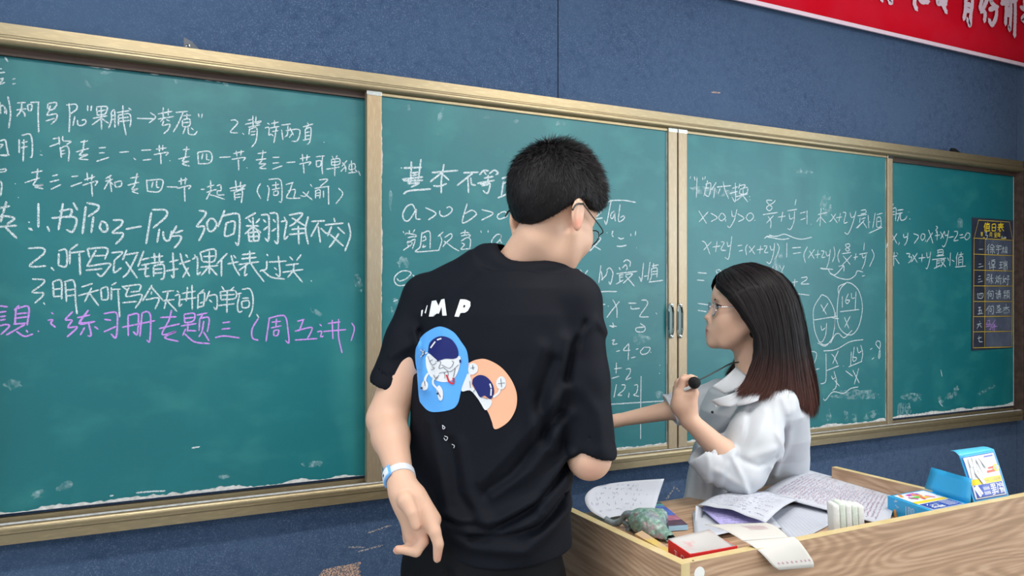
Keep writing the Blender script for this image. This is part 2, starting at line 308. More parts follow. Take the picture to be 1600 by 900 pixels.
def handle(px, parent):
    c = onY(px, 501, YS - .010); x, z = c[0], c[2]; y = YS - .010; h = .058; w = .0125
    outl = [(-w, -h * .62), (-w, h * .62), (-w * .6, h), (w * .6, h), (w, h * .55), (w, -h * .55), (w * .6, -h), (-w * .6, -h)]
    def ring(s, dy): return [(x + a * s, y - dy, z + b * (s * .5 + .5)) for a, b in outl]
    V = ring(1.15, 0) + ring(1.1, .004) + ring(.8, .0055) + ring(.72, .001); n = 8
    Fc = [(r * n + i, r * n + (i + 1) % n, (r + 1) * n + (i + 1) % n, (r + 1) * n + i) for r in range(3) for i in range(n)]
    hd = put(mesh('handle', V, Fc, M_steel), 'handle', parent, 'recessed chrome pull')
    put(mesh('recess', ring(.74, .0012), [tuple(range(8))[::-1]], M_steeld), 'recess', hd)
    for s in (-1, 1):
        bm = bmesh.new(); bmesh.ops.create_uvsphere(bm, u_segments=12, v_segments=8, radius=.0072)
        for v in bm.verts: v.co = Vector((v.co.x + x, v.co.y * .6 + y - .006, v.co.z + z + s * h * 1.02))
        me = bpy.data.meshes.new('screw'); bm.to_mesh(me); bm.free(); me.materials.append(M_steel); put(me, 'screw', hd)
handle(1048, sl1); handle(1062, sl2)
# ---------------------------------------------------------------- chalk writing: strokes in photo pixels laid on each board's own face
def wr(name, parent, y, reg, s, width=.0048, m=None, label=None, step=1.6):
    ox, oy, k = reg; sts = [[(ox + a * k, oy + b * k) for a, b in st_] for st_ in parse(s)]
    return put(ribbons(name, sts, y - .0006, width * .86, m or M_chalk, step=step), name, parent, label, 'stuff')
R1 = (0, 0, .25); R2 = (0, 140, .2); R3 = (280, 140, .2); R4 = (0, 300, .2); R5 = (280, 300, .2); R6 = (0, 430, .2); R7 = (280, 430, .2)
N = 'chalk_writing'
wr(N, board, YS0, R1, '0,430 10,430;0,455 30,452;0,495 20,490 0,525 30,515;80,495 95,492;80,525 95,522', .0042, label='end of a cropped white line at the top left')
L2 = '''0,100 5,190;0,130 25,125 40,150 35,185;62,55 75,120 82,200 68,300;48,150 50,190;135,105 200,100;170,110 165,160 130,210;130,160 205,150;165,160 190,185 195,210;215,120 222,162 245,158 248,115 215,120;240,100 305,97;300,100 298,200 303,335;375,110 372,150;375,110 435,100 440,125 420,145;395,125 385,160 430,148;385,165 370,200 440,190 440,230 400,270;360,245 425,225;540,110 545,200 540,330;520,120 590,115 600,150 550,190;585,210 570,280;605,240 610,275 640,280 670,260 665,235 640,240;685,125 685,165;715,125 710,165;755,145 760,200;755,135 835,135 820,190 760,200;760,170 825,160;790,140 793,310;725,225 835,205;790,225 720,275;795,225 850,265;870,175 870,240 850,300;870,175 895,165 898,295;872,205 892,200;872,235 892,230;915,180 1010,165;1005,145 1025,160;925,200 925,280;925,200 1010,190 1022,250 1015,290;930,225 1005,215;930,250 1010,240;960,125 962,230 985,355;1070,225 1210,228;1175,180 1215,215 1165,260;1275,140 1275,215;1235,190 1345,170;1315,150 1315,200;1235,230 1355,210;1285,215 1255,250;1300,235 1325,245;1280,245 1270,280 1325,270 1315,310 1280,345;1375,178 1465,170;1430,180 1395,260 1355,330;1430,205 1490,200;1460,190 1460,225;1430,235 1480,230 1480,280 1430,288 1425,240;1430,260 1480,255;1450,290 1430,345;1470,290 1475,345 1520,350 1540,325;1495,300 1510,315;1550,190 1555,215;1580,190 1575,220'''
wr(N, board, YS0, R2, L2, .0042, label='topmost legible white line with an arrow and quotation marks')
wr(N, board, YS0, R3, '''405,240 440,238 455,265 400,330 458,338;495,340 505,350;515,272 545,265 640,245;535,240 575,232;575,205 578,285;600,210 600,265 640,250;540,295 630,275;550,305 545,350;550,310 605,300 600,400 565,450;560,330 595,325;560,355 595,350;690,262 705,272;670,300 702,298 700,355 718,345;720,265 775,255;745,240 745,300;712,300 780,288;760,290 752,345 740,415;728,328 775,320;722,350 735,362;800,315 810,392;800,278 870,268;835,320 930,310 942,345 920,400 880,402;850,280 845,350 825,370;865,300 892,355;882,345 860,375;1000,255 1010,272;968,292 1045,268;1010,280 990,300;985,310 985,395;985,310 1028,300 1022,400 1000,430;990,335 1020,330;990,362 1020,357;968,395 1020,385;1130,410 1132,412''', .0042, label='short white phrase numbered two at the right of the top line')
wr(N, board, YS0, R2, '''0,400 40,395 52,450 60,510 10,515;0,430 22,430 0,460;0,512 75,510;150,390 150,495;172,357 235,350 252,420 250,520 235,528;170,415 215,405;165,455 215,445;187,390 180,560;315,478 318,480;315,510 330,512;390,445 470,415;415,385 450,378;460,370 465,430;490,365 495,400 555,405 520,430;470,450 480,530;470,460 520,440 540,480 535,560;480,480 505,475;482,505 508,498;630,410 685,400;595,487 692,460;660,395 645,480 622,512 685,508 620,540 690,548;775,455 825,452;775,495 815,493;755,560 850,530;935,490 1005,485;1045,535 1060,548;1105,475 1180,470;1118,552 1180,545;1220,465 1300,455;1245,435 1245,485;1272,435 1270,475;1203,508 1310,490 1295,515;1255,498 1258,580;1327,555 1329,557;1430,470 1480,465;1395,542 1480,522;1460,445 1445,530 1425,560 1475,560 1425,580 1482,598''', .0042, label='second white line, left half')
wr(N, board, YS0, R3, '''145,490 150,580;145,490 230,482 257,520 238,572 150,580;185,500 175,545;215,500 215,545 235,550;315,530 400,525;425,500 505,482;445,480 450,520;485,475 480,515;410,545 512,530 500,555;462,545 465,630;528,610 530,612;615,500 680,490;600,550 680,540;655,475 645,550 625,580 675,580 630,612 680,618;730,530 780,528;730,575 780,570;730,622 805,595;840,570 905,565;945,540 1022,525;962,505 965,560;1000,510 995,555;940,582 1025,565 1012,590;970,575 975,655;1070,525 1135,518;1120,520 1115,600 1120,660;1070,555 1075,600 1102,595 1107,557 1070,558;1195,520 1202,535;1235,515 1225,530;1190,545 1190,590;1190,545 1250,540 1250,583 1190,590;1190,567 1248,562;1150,622 1255,605;1215,545 1215,675;1310,555 1270,600;1275,570 1300,605 1300,640;1300,600 1262,640;1330,585 1330,625 1372,615 1370,580 1330,585;1345,555 1350,648;1320,652 1380,645;1372,622 1392,645;1400,635 1415,672''', .0042, label='second white line, right half')
wr(N, board, YS0, R2, '''0,625 45,620 40,640 0,645;0,712 14,740 6,830;118,735 120,737;142,842 144,844;245,650 330,635;195,727 310,690;295,620 285,700 262,745 335,745 275,762 338,775;410,675 450,665;390,722 460,705;400,778 475,742;560,680 608,675;552,757 640,725;660,705 740,680;680,650 685,710;720,665 715,710;648,747 757,715 742,750;715,735 722,832;870,670 825,695;820,717 880,700;855,680 872,798;850,715 815,778;862,720 882,742;895,725 905,760 947,750 945,715 895,725;1020,692 1082,680;998,747 1085,725;1072,655 1052,745 1030,778 1078,775 1035,795 1080,812;1145,705 1152,795;1150,710 1260,703 1272,740 1240,797 1150,795;1195,720 1185,765;1225,715 1225,760 1245,765;1305,760 1388,762;1395,717 1465,700;1415,690 1415,745;1450,690 1445,740;1385,772 1487,750 1472,778;1440,760 1445,872''', .0042, label='third white line, left half')
wr(N, board, YS0, R3, '''170,780 197,778;218,762 272,745;245,710 247,790;215,802 292,780;247,790 212,858;242,822 290,835 355,858;295,752 322,745 325,788 298,792 302,822 352,822;395,772 520,745;440,710 447,782;480,720 480,770 520,748;400,792 512,775;430,800 435,862;430,802 492,790 485,885;440,822 482,815;440,845 480,838;635,732 610,790 637,852;690,750 702,780 690,870;700,702 782,700 802,760 800,872 780,875;728,748 778,740;755,722 755,775;725,782 788,770;740,795 740,825 770,820 770,793 740,795;835,742 892,725;885,725 865,790 842,845 947,848;850,792 905,782 895,845;1025,740 1037,757;948,828 985,832 1012,795;965,800 1040,862;1095,705 1160,703 1100,758;1058,772 1172,755;1065,787 1065,850;1065,790 1100,785 1098,850;1068,810 1098,805;1068,830 1098,825;1127,790 1127,842;1165,757 1168,897;1245,770 1277,815 1225,892''', .0042, label='third white line, right half')
wr(N, board, YS0, R4, '''0,125 75,110;50,75 25,165;0,190 60,190 112,208 55,252;0,272 130,262;20,170 8,232;45,278 130,360;225,235 230,238;225,282 252,298;300,90 300,275;370,270 385,307;465,150 558,138 545,200;405,203 588,200 570,308 520,295;492,90 457,295;573,85 605,140;670,115 645,325;680,85 765,105 762,140 690,192;730,195 713,318;790,235 780,275 805,310 838,298 832,250 800,230 785,240;885,220 952,222 945,260 880,317 957,322 950,360 905,405;985,290 1105,268;1182,160 1142,403;1190,138 1292,142 1297,192 1198,280;1245,290 1228,392;1275,310 1278,350 1297,380 1325,370 1340,305;1380,265 1330,355;1370,320 1428,300;1340,345 1412,345 1402,390 1362,437''', .0062, label='large white line numbered one, left half')
wr(N, board, YS0, R5, '''155,145 205,155 198,190 138,268 192,268 190,310 153,382;245,205 218,240 230,300 265,302 292,255 272,215 245,205;355,143 303,272;340,187 442,168 472,210 463,405 438,393;370,240 432,233 427,328;368,240 358,342 430,325;597,163 518,207;542,212 560,237;628,210 600,242;575,200 580,310;523,265 622,265;572,272 515,327;585,277 637,317;540,320 547,385;540,320 617,315 622,380;547,350 617,345;580,310 582,380;547,385 622,380;640,180 692,180 702,230 697,377 670,360;658,217 677,237;660,297 692,270;708,165 762,170 772,240 770,397 745,382;735,215 752,237;723,307 757,285;820,195 830,215;795,232 838,228 828,300 822,367 850,345;860,180 962,168 905,240 862,267;880,202 985,265;880,292 982,285;860,332 982,320;930,265 935,407;1007,193 987,290 1007,407;1035,230 1137,225;1087,240 1030,347;1085,270 1102,392;1105,282 1150,322 1180,310;1210,205 1217,235;1140,257 1280,243;1190,270 1160,342;1238,275 1292,325;1247,325 1205,390 1172,432;1180,332 1282,422;1323,243 1337,340 1295,462''', .0062, label='large white line numbered one, right half')
wr(N, board, YS0, R4, '''222,440 330,438 343,480 232,577 358,578;400,590 422,612;460,480 457,572;460,458 517,455 517,577 457,574;608,408 550,450;545,460 545,562;550,475 662,463;620,480 627,647;683,445 700,512;683,443 835,440 820,525;750,455 680,580;740,500 822,495;690,580 855,558 842,600 792,657 757,635;672,612 797,600;873,475 957,470 900,528;895,530 890,627 947,593;990,453 958,530;985,490 1080,473;1072,485 1005,620 962,667;983,545 1072,672;1122,463 1078,582;1110,530 1165,515;1105,572 1167,560;1083,607 1162,595;1140,565 1135,652 1167,657;1180,512 1272,500;1205,480 1210,540;1245,480 1245,540;1175,557 1282,545;1200,580 1200,660;1200,577 1277,570 1280,667 1255,682;1205,605 1267,600;1205,635 1267,630;1325,547 1392,530;1350,475 1357,662 1338,650;1298,617 1392,600;1400,562 1487,535;1408,480 1430,560 1482,657;1472,590 1428,667;1450,488 1467,512''', .0055, label='white line numbered two, left half')
wr(N, board, YS0, R5, '''120,490 130,505;103,525 142,515 143,642 167,625;163,470 180,540;165,472 250,447 285,460 272,540 185,545;190,505 275,500;235,465 235,640;168,587 302,575;225,590 173,652;245,592 297,652;375,480 293,562;330,520 330,657;380,562 462,545;405,495 430,580 472,652;425,495 442,517;493,490 592,478;488,522 602,510;463,567 622,545;550,460 552,547;545,555 468,612;520,580 510,652 532,640;560,560 602,622 662,700;685,485 692,500;685,540 680,600 645,612 630,622;650,612 720,665 822,680;703,547 837,540;775,500 787,652 753,638;743,590 762,607;863,505 887,532;952,490 918,535;833,572 932,560;808,627 967,605;895,562 890,612 848,667;893,622 962,705;1030,693 1034,697''', .0055, label='white line numbered two, right half')
wr(N, board, YS0, R6, '''253,30 342,37 330,72 252,132 333,137 330,165 273,217;340,215 350,228;413,55 420,167;415,50 477,45 482,187;420,112 475,105;420,168 482,162;510,60 520,207;500,52 577,48 590,200 602,302;520,117 582,110;520,162 582,155;638,92 722,65;613,160 772,115;715,100 662,207;700,142 770,237;788,110 795,192;790,105 837,95 842,182 795,192;907,58 873,78;870,95 870,192;875,112 940,108;922,115 935,327;953,85 995,118;955,90 1092,75 1087,127;1007,95 988,165 1102,150 1095,200 1057,257;1020,132 1082,125;958,215 1067,205;1187,78 1113,202;1180,90 1272,195;1185,130 1182,150;1138,192 1240,180 1213,262;1268,132 1357,120;1272,200 1362,190;1312,130 1300,190 1283,262;1310,205 1382,282;1383,123 1397,135;1368,160 1402,155 1400,240 1422,225;1423,142 1527,125;1408,192 1532,175;1465,93 1455,202;1500,78 1502,267''', .005, label='white line numbered three, left half')
wr(N, board, YS0, R7, '''192,113 158,142;148,147 145,262;150,145 197,140 190,242;165,218 190,208;148,250 192,240;237,123 208,202;218,165 287,155 297,220 290,267 270,250;235,193 257,212;333,88 352,117;427,93 398,122;320,130 327,192;320,130 432,120 437,180 327,192;325,158 432,150;308,237 432,223;375,120 372,292;455,147 487,140;470,155 455,240 465,287 492,280;493,110 552,108 577,180 570,270 545,327;495,180 542,178;488,205 495,252 542,247 542,200 488,205;605,305 622,332''', .005, label='white line numbered three, right half')
wr(N, board, YS0, R6, '''0,240 60,247;0,290 47,283;0,325 45,318;0,352 42,345;0,395 50,385 72,400 8,462;147,238 113,272;125,263 117,382;120,265 222,248 213,390;130,302 212,295;130,335 212,325;107,382 205,375;195,385 50,467;130,440 190,477 257,460;205,430 217,447;298,436 303,441;402,293 418,302;375,352 412,350 398,375 433,407;567,285 512,347 562,352 532,407 602,407 525,482;605,332 702,310;690,273 620,378 735,365;660,312 632,370 742,362;690,365 712,467 685,472;660,410 628,467;740,402 767,422;812,300 907,293 917,380 905,487 868,460;818,345 867,352;813,442 907,400;1000,320 1002,472;1000,315 1072,300 1082,340 1072,462 1040,440;1110,295 1093,477;1110,295 1152,285 1177,330 1170,512 1148,507;955,407 1212,355;1253,330 1377,325;1243,417 1402,380;1340,273 1320,350 1268,462 1372,440 1288,487 1392,517''', .005, M_pchalk, 'purple line at the bottom of the notes, left half')
wr(N, board, YS0, R7, '''38,312 45,372;40,305 117,300 110,357 45,372;45,337 112,330;15,397 132,378;68,378 65,440;65,432 132,435;50,420 27,472;45,460 120,520 237,535;138,312 217,295;180,312 163,342;160,340 155,432;160,337 232,335 220,442;192,360 177,440 153,482;190,442 232,512;340,372 397,365;333,422 397,415;283,487 350,475 472,490;617,338 570,420 573,490 618,508;705,332 678,517;698,337 790,315 832,330 850,430 857,527 830,510;723,367 792,360;760,340 755,402;718,412 797,395;740,430 740,467 767,470 777,430 740,432;923,360 978,345;970,350 937,435;905,437 1025,408 1035,430 1003,492;905,507 1078,495;1098,383 1112,397;1078,442 1112,440 1105,482 1127,475;1163,377 1257,365;1125,440 1302,425;1195,350 1200,497;1245,343 1245,480 1272,607;1348,373 1368,420 1343,512''', .005, M_pchalk, 'purple line at the bottom of the notes, right half')
B1 = (590, 230, .15); B2 = (590, 360, .15); D1 = (880, 290, .11875); D2 = (880, 390, .11875); D3 = (920, 490, .2332)
wr(N, sl1, YS, B1, '''245,215 250,217;275,217 458,210;352,148 345,322;452,128 425,327;360,270 420,260;365,295 415,285;258,335 470,310;270,348 472,345;355,345 318,377 432,370 350,415;270,487 330,455 552,435;568,265 835,242;690,178 665,340 662,477;672,262 548,360;685,290 742,342;583,402 650,405 717,380;895,267 1050,260;990,272 830,397;940,300 947,475;970,320 980,385 1020,395;1062,287 1100,245 1155,245;1105,250 1130,285;1165,275 1215,240 1255,268 1230,287;1110,322 1205,305;1042,377 1215,345;1150,292 1152,372;1070,385 1165,375 1155,460 1130,480 1100,452;1085,402 1175,382;1293,327 1378,298;1310,360 1290,502;1253,527 1372,480;1300,378 1342,365''', .0068, label='large white lesson title')
wr(N, sl1, YS, B1, '''390,645 360,597 300,622 263,700 280,760 322,765 372,700 402,648 400,740 447,750;500,630 607,690 530,757;648,660 650,700 690,722 752,690 777,650 750,620 718,632;932,588 882,775 935,772 1022,708 1022,680 980,657 910,692;1085,650 1202,690 1083,760;1300,672 1248,710 1260,747 1302,740 1347,715 1330,672 1300,677''', .0052, label='white letters a and b compared with zero')
wr(N, sl1, YS, B2, '''265,10 275,28;330,0 332,30;387,-8 370,20;290,47 300,30 402,50 385,72;315,75 382,62;320,110 310,132 388,95 362,192;330,110 357,140 268,207;310,152 342,165;462,20 442,170 398,222 642,207;460,32 542,15 547,187;475,75 490,60 502,95 465,112;480,150 470,177 502,162;682,15 630,62;650,52 667,110 638,205;700,72 762,35 772,72 700,142 680,172;690,110 790,182 847,215;865,32 905,20 952,25;912,-5 905,45;870,57 962,45 950,72;870,112 932,75 967,100 960,192;875,132 905,150 868,195 962,190;1075,5 1080,22;1152,0 1150,22;1272,40 1232,50 1188,110 1200,147 1242,130 1282,80 1285,45 1280,110 1297,132;200,500 230,527 300,502 348,450 320,425 250,425 188,470 173,522 210,572 290,567 362,520 378,492;365,465 380,482 370,512 402,497 433,465 390,580 328,697;520,486 523,489;611,437 614,440;300,620 303,626;165,740 210,722''', .0045, label='white line of characters with a quotation mark and an e g below')
wr(N, sl1, YS, D1, '''490,300 500,350 412,435 517,425;543,460 570,497 632,190;592,220 640,197 800,195 952,220;670,335 630,370 625,422 650,430 680,360 682,345 680,440 690,467;747,250 725,457 770,462 807,420 790,400 750,422;573,620 577,624;640,610 655,600 640,642 657,672;725,685 760,702 797,690;705,797 760,800 832,785;890,635 890,662;953,600 950,657;330,772 265,878;310,785 380,768;350,740 352,862;455,678 490,690 480,722 350,862;370,770 492,845;963,818 967,822''', .0052, label='white square root of a b')
wr(N, sl1, YS, D2, '''35,288 187,287;125,230 110,417;222,265 280,350 327,462;322,272 200,457;495,210 468,437;490,290 502,300 517,402;570,270 610,240 652,300 642,380 617,457 600,422;500,400 560,340 582,282;795,160 832,135 882,160 877,222;735,235 750,267;780,240 822,200 842,240 830,272;703,317 972,285;740,330 745,422;735,337 792,330;745,367 787,360;698,452 792,400;820,332 912,322 790,442;820,347 870,402 937,482;1057,175 1030,412 1010,372 995,357;1062,352 1102,345;1142,165 1110,402;1168,217 1252,200;1190,180 1185,242;1160,252 1160,360;1160,252 1232,245 1232,362;1170,290 1227,285;1170,325 1227,320;1125,427 1312,405;1160,362 1138,412;310,600 500,555 705,552;490,605 490,642;473,727 552,720;590,742 594,746;652,660 702,760 707,897;737,685 640,800 573,892;860,705 962,705;890,747 902,780 1007,772;1030,665 1090,667 1107,720 1013,860 1020,885 1122,885;1220,832 1232,850''', .0052, label='white minimum value question and x equals two')
wr(N, sl1, YS, D3, '''138,82 187,85;160,62 167,90 148,87;345,65 377,92 367,120 322,120 318,97 372,90;155,182 172,175 160,205 192,202;185,253 207,248;267,200 232,245 277,245;268,205 263,312;315,240 332,235;285,297 312,290;370,225 345,255 360,273 395,262 410,230 375,225;413,257 416,260;185,328 182,402;170,370 220,364;153,434 202,420;250,372 277,370 275,400 248,442 282,430;350,420 348,600 347,842;140,608 505,585;185,475 168,562;205,540 217,552;220,477 242,480 235,510 195,545 222,547;270,530 265,562;305,480 327,480 320,530 300,545 337,555;475,345 477,348;473,400 475,402''', .0048, label='white coordinate axes and small workings')
G = (1070, 260, .2); H = (1070, 400, .2); I = (1240, 520, .17778)
wr(N, sl2, YS, G, '''45,80 40,95;75,80 80,110;95,85 90,242;140,85 140,105;160,80 155,100;178,110 148,232;160,140 202,135 187,230 150,217;155,172 190,167;245,125 208,182;235,165 225,247;250,162 362,150;300,120 312,180 342,252;275,172 260,215;370,172 412,160;395,130 395,272 368,240;353,212 412,195;430,135 420,172;430,150 472,145 450,177;430,182 430,215 482,210 487,165 430,180;400,237 492,215;455,180 450,225 403,267;455,230 492,277;505,235 507,238;508,260 510,263''', .0052, label='white substitution heading')
wr(N, sl2, YS, G, '''110,348 170,447;182,355 113,432;203,365 252,400 203,432;285,365 265,400 285,425 317,400 300,370 285,365;320,415 318,432;365,345 372,390 397,385;407,335 385,420 350,477 333,465;413,370 462,405 418,432;495,370 480,400 505,427 537,395 520,365 495,370;545,420 548,423;682,265 640,265 650,290 682,320 660,347 638,320 690,285 707,265;610,377 725,360;650,390 672,430 670,482;692,385 638,442;728,397 787,388;765,355 753,432;870,258 860,302;803,347 877,335;815,370 822,410 852,400;857,350 852,430 825,492 803,485;900,367 942,355;905,417 942,405;955,345 955,452;985,450 988,455;1040,377 1112,360;1065,325 1055,467;1030,432 1052,400;1060,395 1102,442;1080,325 1087,337;1145,375 1192,442;1180,370 1145,420 1128,432;1183,402 1227,395;1215,365 1203,432;1235,360 1257,365 1243,440 1272,435;1290,360 1302,400 1327,385;1337,350 1310,450 1275,527 1248,515;1375,345 1412,340 1412,365 1375,372;1348,387 1422,375;1370,400 1365,442;1380,412 1412,400;1338,482 1382,440;1402,420 1348,482;1390,430 1422,482;1432,380 1437,482;1442,430 1447,440;1487,365 1468,482;1500,377 1542,365;1500,400 1500,472 1532,465 1527,400 1500,400;1505,432 1527,428;1438,522 1542,475''', .0048, label='white line starting with x and y above zero')
wr(N, sl2, YS, G, '''135,583 162,600 197,687;207,590 148,652;218,630 277,622;252,585 240,667;285,590 307,595 283,650 322,657;330,590 337,625 357,615;367,548 355,640 340,722 313,710;413,620 447,615;425,662 452,655;490,610 475,640 482,692;503,625 547,687;547,620 503,672;563,652 612,645;592,620 585,682;618,622 642,625 623,670 652,672;665,620 677,655 692,645;702,600 690,690 665,757 638,745;720,600 737,640 710,717;797,598 795,712;838,637 907,632;845,682 907,672;957,628 930,690 942,752;973,660 1012,722;1012,650 963,717;1020,692 1057,685;1040,655 1035,717;1065,660 1087,665 1070,710 1097,708;1100,665 1112,700 1132,685;1137,650 1125,740 1108,792;1165,628 1172,690 1153,747;1212,648 1195,700 1207,752;1287,605 1255,610 1265,630 1287,650 1270,662 1255,645 1287,625 1287,605;1228,682 1297,672;1238,700 1292,767;1302,695 1233,767;1320,712 1352,705;1337,680 1330,732;1402,598 1398,657;1363,687 1427,675;1385,690 1392,715 1407,705;1417,685 1402,760 1383,802;1460,648 1477,700 1443,782;623,562 650,545 720,545 780,530 860,560 920,568 992,553;640,550 680,557 760,570 817,562;660,535 700,550;1058,795 1157,805;1065,801 1150,803;1120,802 1140,840 1180,842 1240,777;1200,782 1240,775 1242,822;1135,832 1200,870 1280,882 1332,850 1347,817 1392,825;1385,858 1407,852''', .0048, label='white line multiplying x plus two y by one')
wr(N, sl2, YS, H, '''103,130 172,135;97,188 152,192;300,160 250,130 250,110 275,110 292,150;470,75 490,97 517,80;690,80 685,102;715,75 710,112;740,75 752,102;777,75 755,122;838,206 882,200;860,180 855,237;910,170 952,165 950,185 908,217 972,218;878,295 972,306;103,370 182,382;103,425 167,435;1070,300 1010,400 1005,500 1020,600 1060,680 1110,690 1152,640 1172,520 1165,420 1120,330 1070,300;1063,380 1107,457;1117,370 1078,432;1008,500 1192,470;1063,545 1072,580 1097,560;1107,525 1100,610 1075,667 1043,670;1148,482 1202,490;1177,440 1170,572;1265,205 1210,270 1190,420 1200,540 1250,605 1310,612 1362,540 1387,400 1362,280 1310,220 1265,205;1258,212 1202,240 1200,292;1230,315 1230,402;1277,295 1255,350 1270,372 1287,345 1260,345;1300,290 1305,330 1327,325;1337,280 1330,422;1213,435 1362,418;1248,480 1282,567;1292,470 1248,557;1138,682 1170,620 1202,605 1245,637 1307,580;1038,680 1100,702 1162,630;1083,742 1180,730 1290,670 1392,653;985,745 1022,752 1027,790 998,882 1052,880''', .0048, label='white circled fractions right of the woman')
wr(N, sl2, YS, I, '''285,183 285,400 270,440 238,448;333,188 355,210 387,277;392,160 343,270;290,332 397,290;437,290 440,293;507,168 500,297;532,125 520,240 542,245 552,220 525,215;558,125 570,175 597,160;590,108 607,180 595,252;483,300 602,250;673,147 692,135;688,232 707,218;735,68 722,100 757,150 757,217 745,215 762,90 735,70;333,380 345,407 367,390;355,338 377,420 370,482 343,505;362,420 402,468;520,328 577,442;572,313 533,452;458,335 520,382;260,578 280,592 345,520 440,532 500,490 567,475''', .005, label='white square root of fractions equals eight')
J = (1370, 300, .14447)
wr(N, board, YS0, J, '''180,125 153,182;155,187 155,307;160,185 207,180 202,312;165,215 197,212;165,245 197,242;225,197 287,190;213,237 277,225;250,235 223,317;255,235 260,302 302,297 327,260;345,215 348,219;355,288 360,297;163,458 217,557;217,450 153,547;245,545 233,572;288,455 295,492 332,480;337,440 325,530 298,577;398,450 452,480 403,557;490,450 475,490 490,522 517,495 517,460 490,450;530,520 523,537;558,410 577,460 607,557;602,440 538,542;640,368 657,385 635,415 652,420 645,442;633,472 682,465;655,430 650,522;688,430 722,502;732,425 688,507;733,430 740,472 767,460;777,415 755,530 725,592 708,580;778,492 832,482;838,425 872,430 867,470 833,527 882,520;893,467 932,460;898,497 947,490;975,440 950,490 970,517 1002,490 1002,450 975,440;148,702 217,690;187,650 180,802;143,752 177,720;200,715 242,777;215,655 227,672;318,665 357,670 345,702 377,705 365,745 343,767;388,680 437,762;437,663 373,757;453,717 522,708;492,670 485,757;538,655 547,710 577,695;582,648 570,740 545,827 528,820;660,630 660,672;655,630 712,625 712,675 660,682;660,652 710,650;645,692 727,685;598,732 747,715;650,725 645,822;650,747 682,742;650,772 682,765;618,827 692,790;690,740 732,735 690,812;693,750 747,812;797,658 790,802;765,710 782,747;810,735 837,752;877,655 855,722;865,700 860,802;883,682 937,670;912,648 905,702;885,705 885,792;885,705 927,700 927,792;890,735 922,732;890,762 922,758;848,812 962,800''', .0058, label='white problem with x and y on the right panel')
wr('chalk_mark', sl2, YS - .0105, (0, 0, 1), '1386.5,380 1385.5,387', .006, label='short white stroke on the stile')
# smears and specks left by wiping
def smudge(parent, y, pts, seed, label=None):
    r = np.random.default_rng(seed); V = []; Fc = []
    for (cx, cy, rx, ry, an) in pts:
        c = onY(cx, cy, y - .0004); k = len(V); n = 14; V.append(c)
        s = (onY(cx + 1, cy, y)[0] - onY(cx, cy, y)[0]); sz = (onY(cx, cy, y)[2] - onY(cx, cy + 1, y)[2])
        for i in range(n):
            a = 2 * math.pi * i / n; q = .7 + .6 * r.random(); u = rx * math.cos(a) * q; v = ry * math.sin(a) * q; u, v = u * math.cos(an) - v * math.sin(an), u * math.sin(an) + v * math.cos(an)
            V.append(c + np.array([u * s, 0, v * sz]))
        for i in range(n): Fc.append((k, k + 1 + i, k + 1 + (i + 1) % n))
    put(mesh('s', V, Fc, M_smudge), 'chalk_smudge', parent, label, 'stuff')
smudge(board, YS0, [(165, 113, 9, 3, .3), (275, 122, 4, 8, .2), (353, 130, 4, 8, .1), (60, 772, 12, 6, .2), (100, 760, 12, 7, .3), (490, 725, 16, 5, -.1), (350, 745, 10, 4, 0), (135, 130, 10, 3, -.8), (495, 488, 12, 4, -.5), (560, 440, 6, 14, .2), (20, 600, 14, 8, 0)], 1, 'pale wiped chalk smears')
smudge(board, YS0, [(1412, 640, 13, 11, 0), (1425, 620, 16, 6, -.2), (1470, 625, 4, 6, .4), (1485, 618, 10, 5, .2), (1540, 610, 16, 3, .4), (1500, 350, 4, 9, 0), (1495, 610, 5, 8, 0)], 2, 'pale wiped chalk smears')
smudge(sl1, YS, [(637, 168, 5, 5, 0), (688, 180, 3, 14, -.35), (760, 182, 6, 3, 0), (807, 190, 5, 3, 0), (690, 206, 8, 1.5, .6), (875, 192, 8, 5, 0), (1000, 530, 14, 8, 0), (630, 410, 10, 9, 0), (620, 480, 8, 14, 0), (1030, 616, 8, 6, 0), (610, 310, 3, 16, 0)], 3, 'pale wiped chalk smears')
smudge(sl2, YS, [(1340, 615, 28, 7, -.12), (1335, 620, 34, 4, -.1), (1295, 648, 4, 10, 0), (1322, 650, 4, 9, 0), (1335, 654, 4, 8, 0), (1362, 648, 14, 6, .2), (1290, 320, 10, 20, 0), (1255, 268, 14, 4, 0), (1215, 420, 8, 30, 0), (1120, 300, 40, 6, 0)], 4, 'pale wiped chalk smears')
wr('chalk_fleck', board, YS0, (0, 0, 1), '213,770 235,768 258,767;172,775 177,774;285,115 287,121;8,90 12,96;300,700 312,698;1467,627 1470,632 1473,635;1500,638 1503,641 1505,636;1472,588 1470,578', .005, label='small chalk flecks')
# duty roster sheet
K = (1500, 330, .13333); K2 = (1500, 440, .13333); YP = YS0 - .003
def o3(a, b): return onY(a, b, YP - .001)
roster = thing('duty_roster', 'black duty roster sheet with yellow grid and chalked names on the right panel', 'notice', onY(1550, 545, YS0))
c = [onY(1519, 339.5, YP), onY(1583.5, 344.5, YP), onY(1582.5, 543.5, YP), onY(1518, 548, YP)]
back = [p + np.array([0, .002, 0]) for p in c]
put(hexa('sheet', back, c, M_sheet), 'sheet', roster)
rows = [(372, 375.5), (397, 399.5), (422, 423.5), (446.7, 447), (471, 471), (494.7, 494), (518.5, 517.5), (543.5, 542)]
for i in range(7):
    f = lambda x, r: r[0] + (r[1] - r[0]) * (x - 1521) / 61
    put(poly_px('cell', [(1540.5, f(1540, rows[i]) + 1), (1581, f(1581, rows[i]) + 1), (1580.5, f(1581, rows[i + 1]) - 1), (1540, f(1540, rows[i + 1]) - 1)], 0, M_cell, to3=lambda a, b: onY(a, b, YP - .0006)), 'cell', roster)
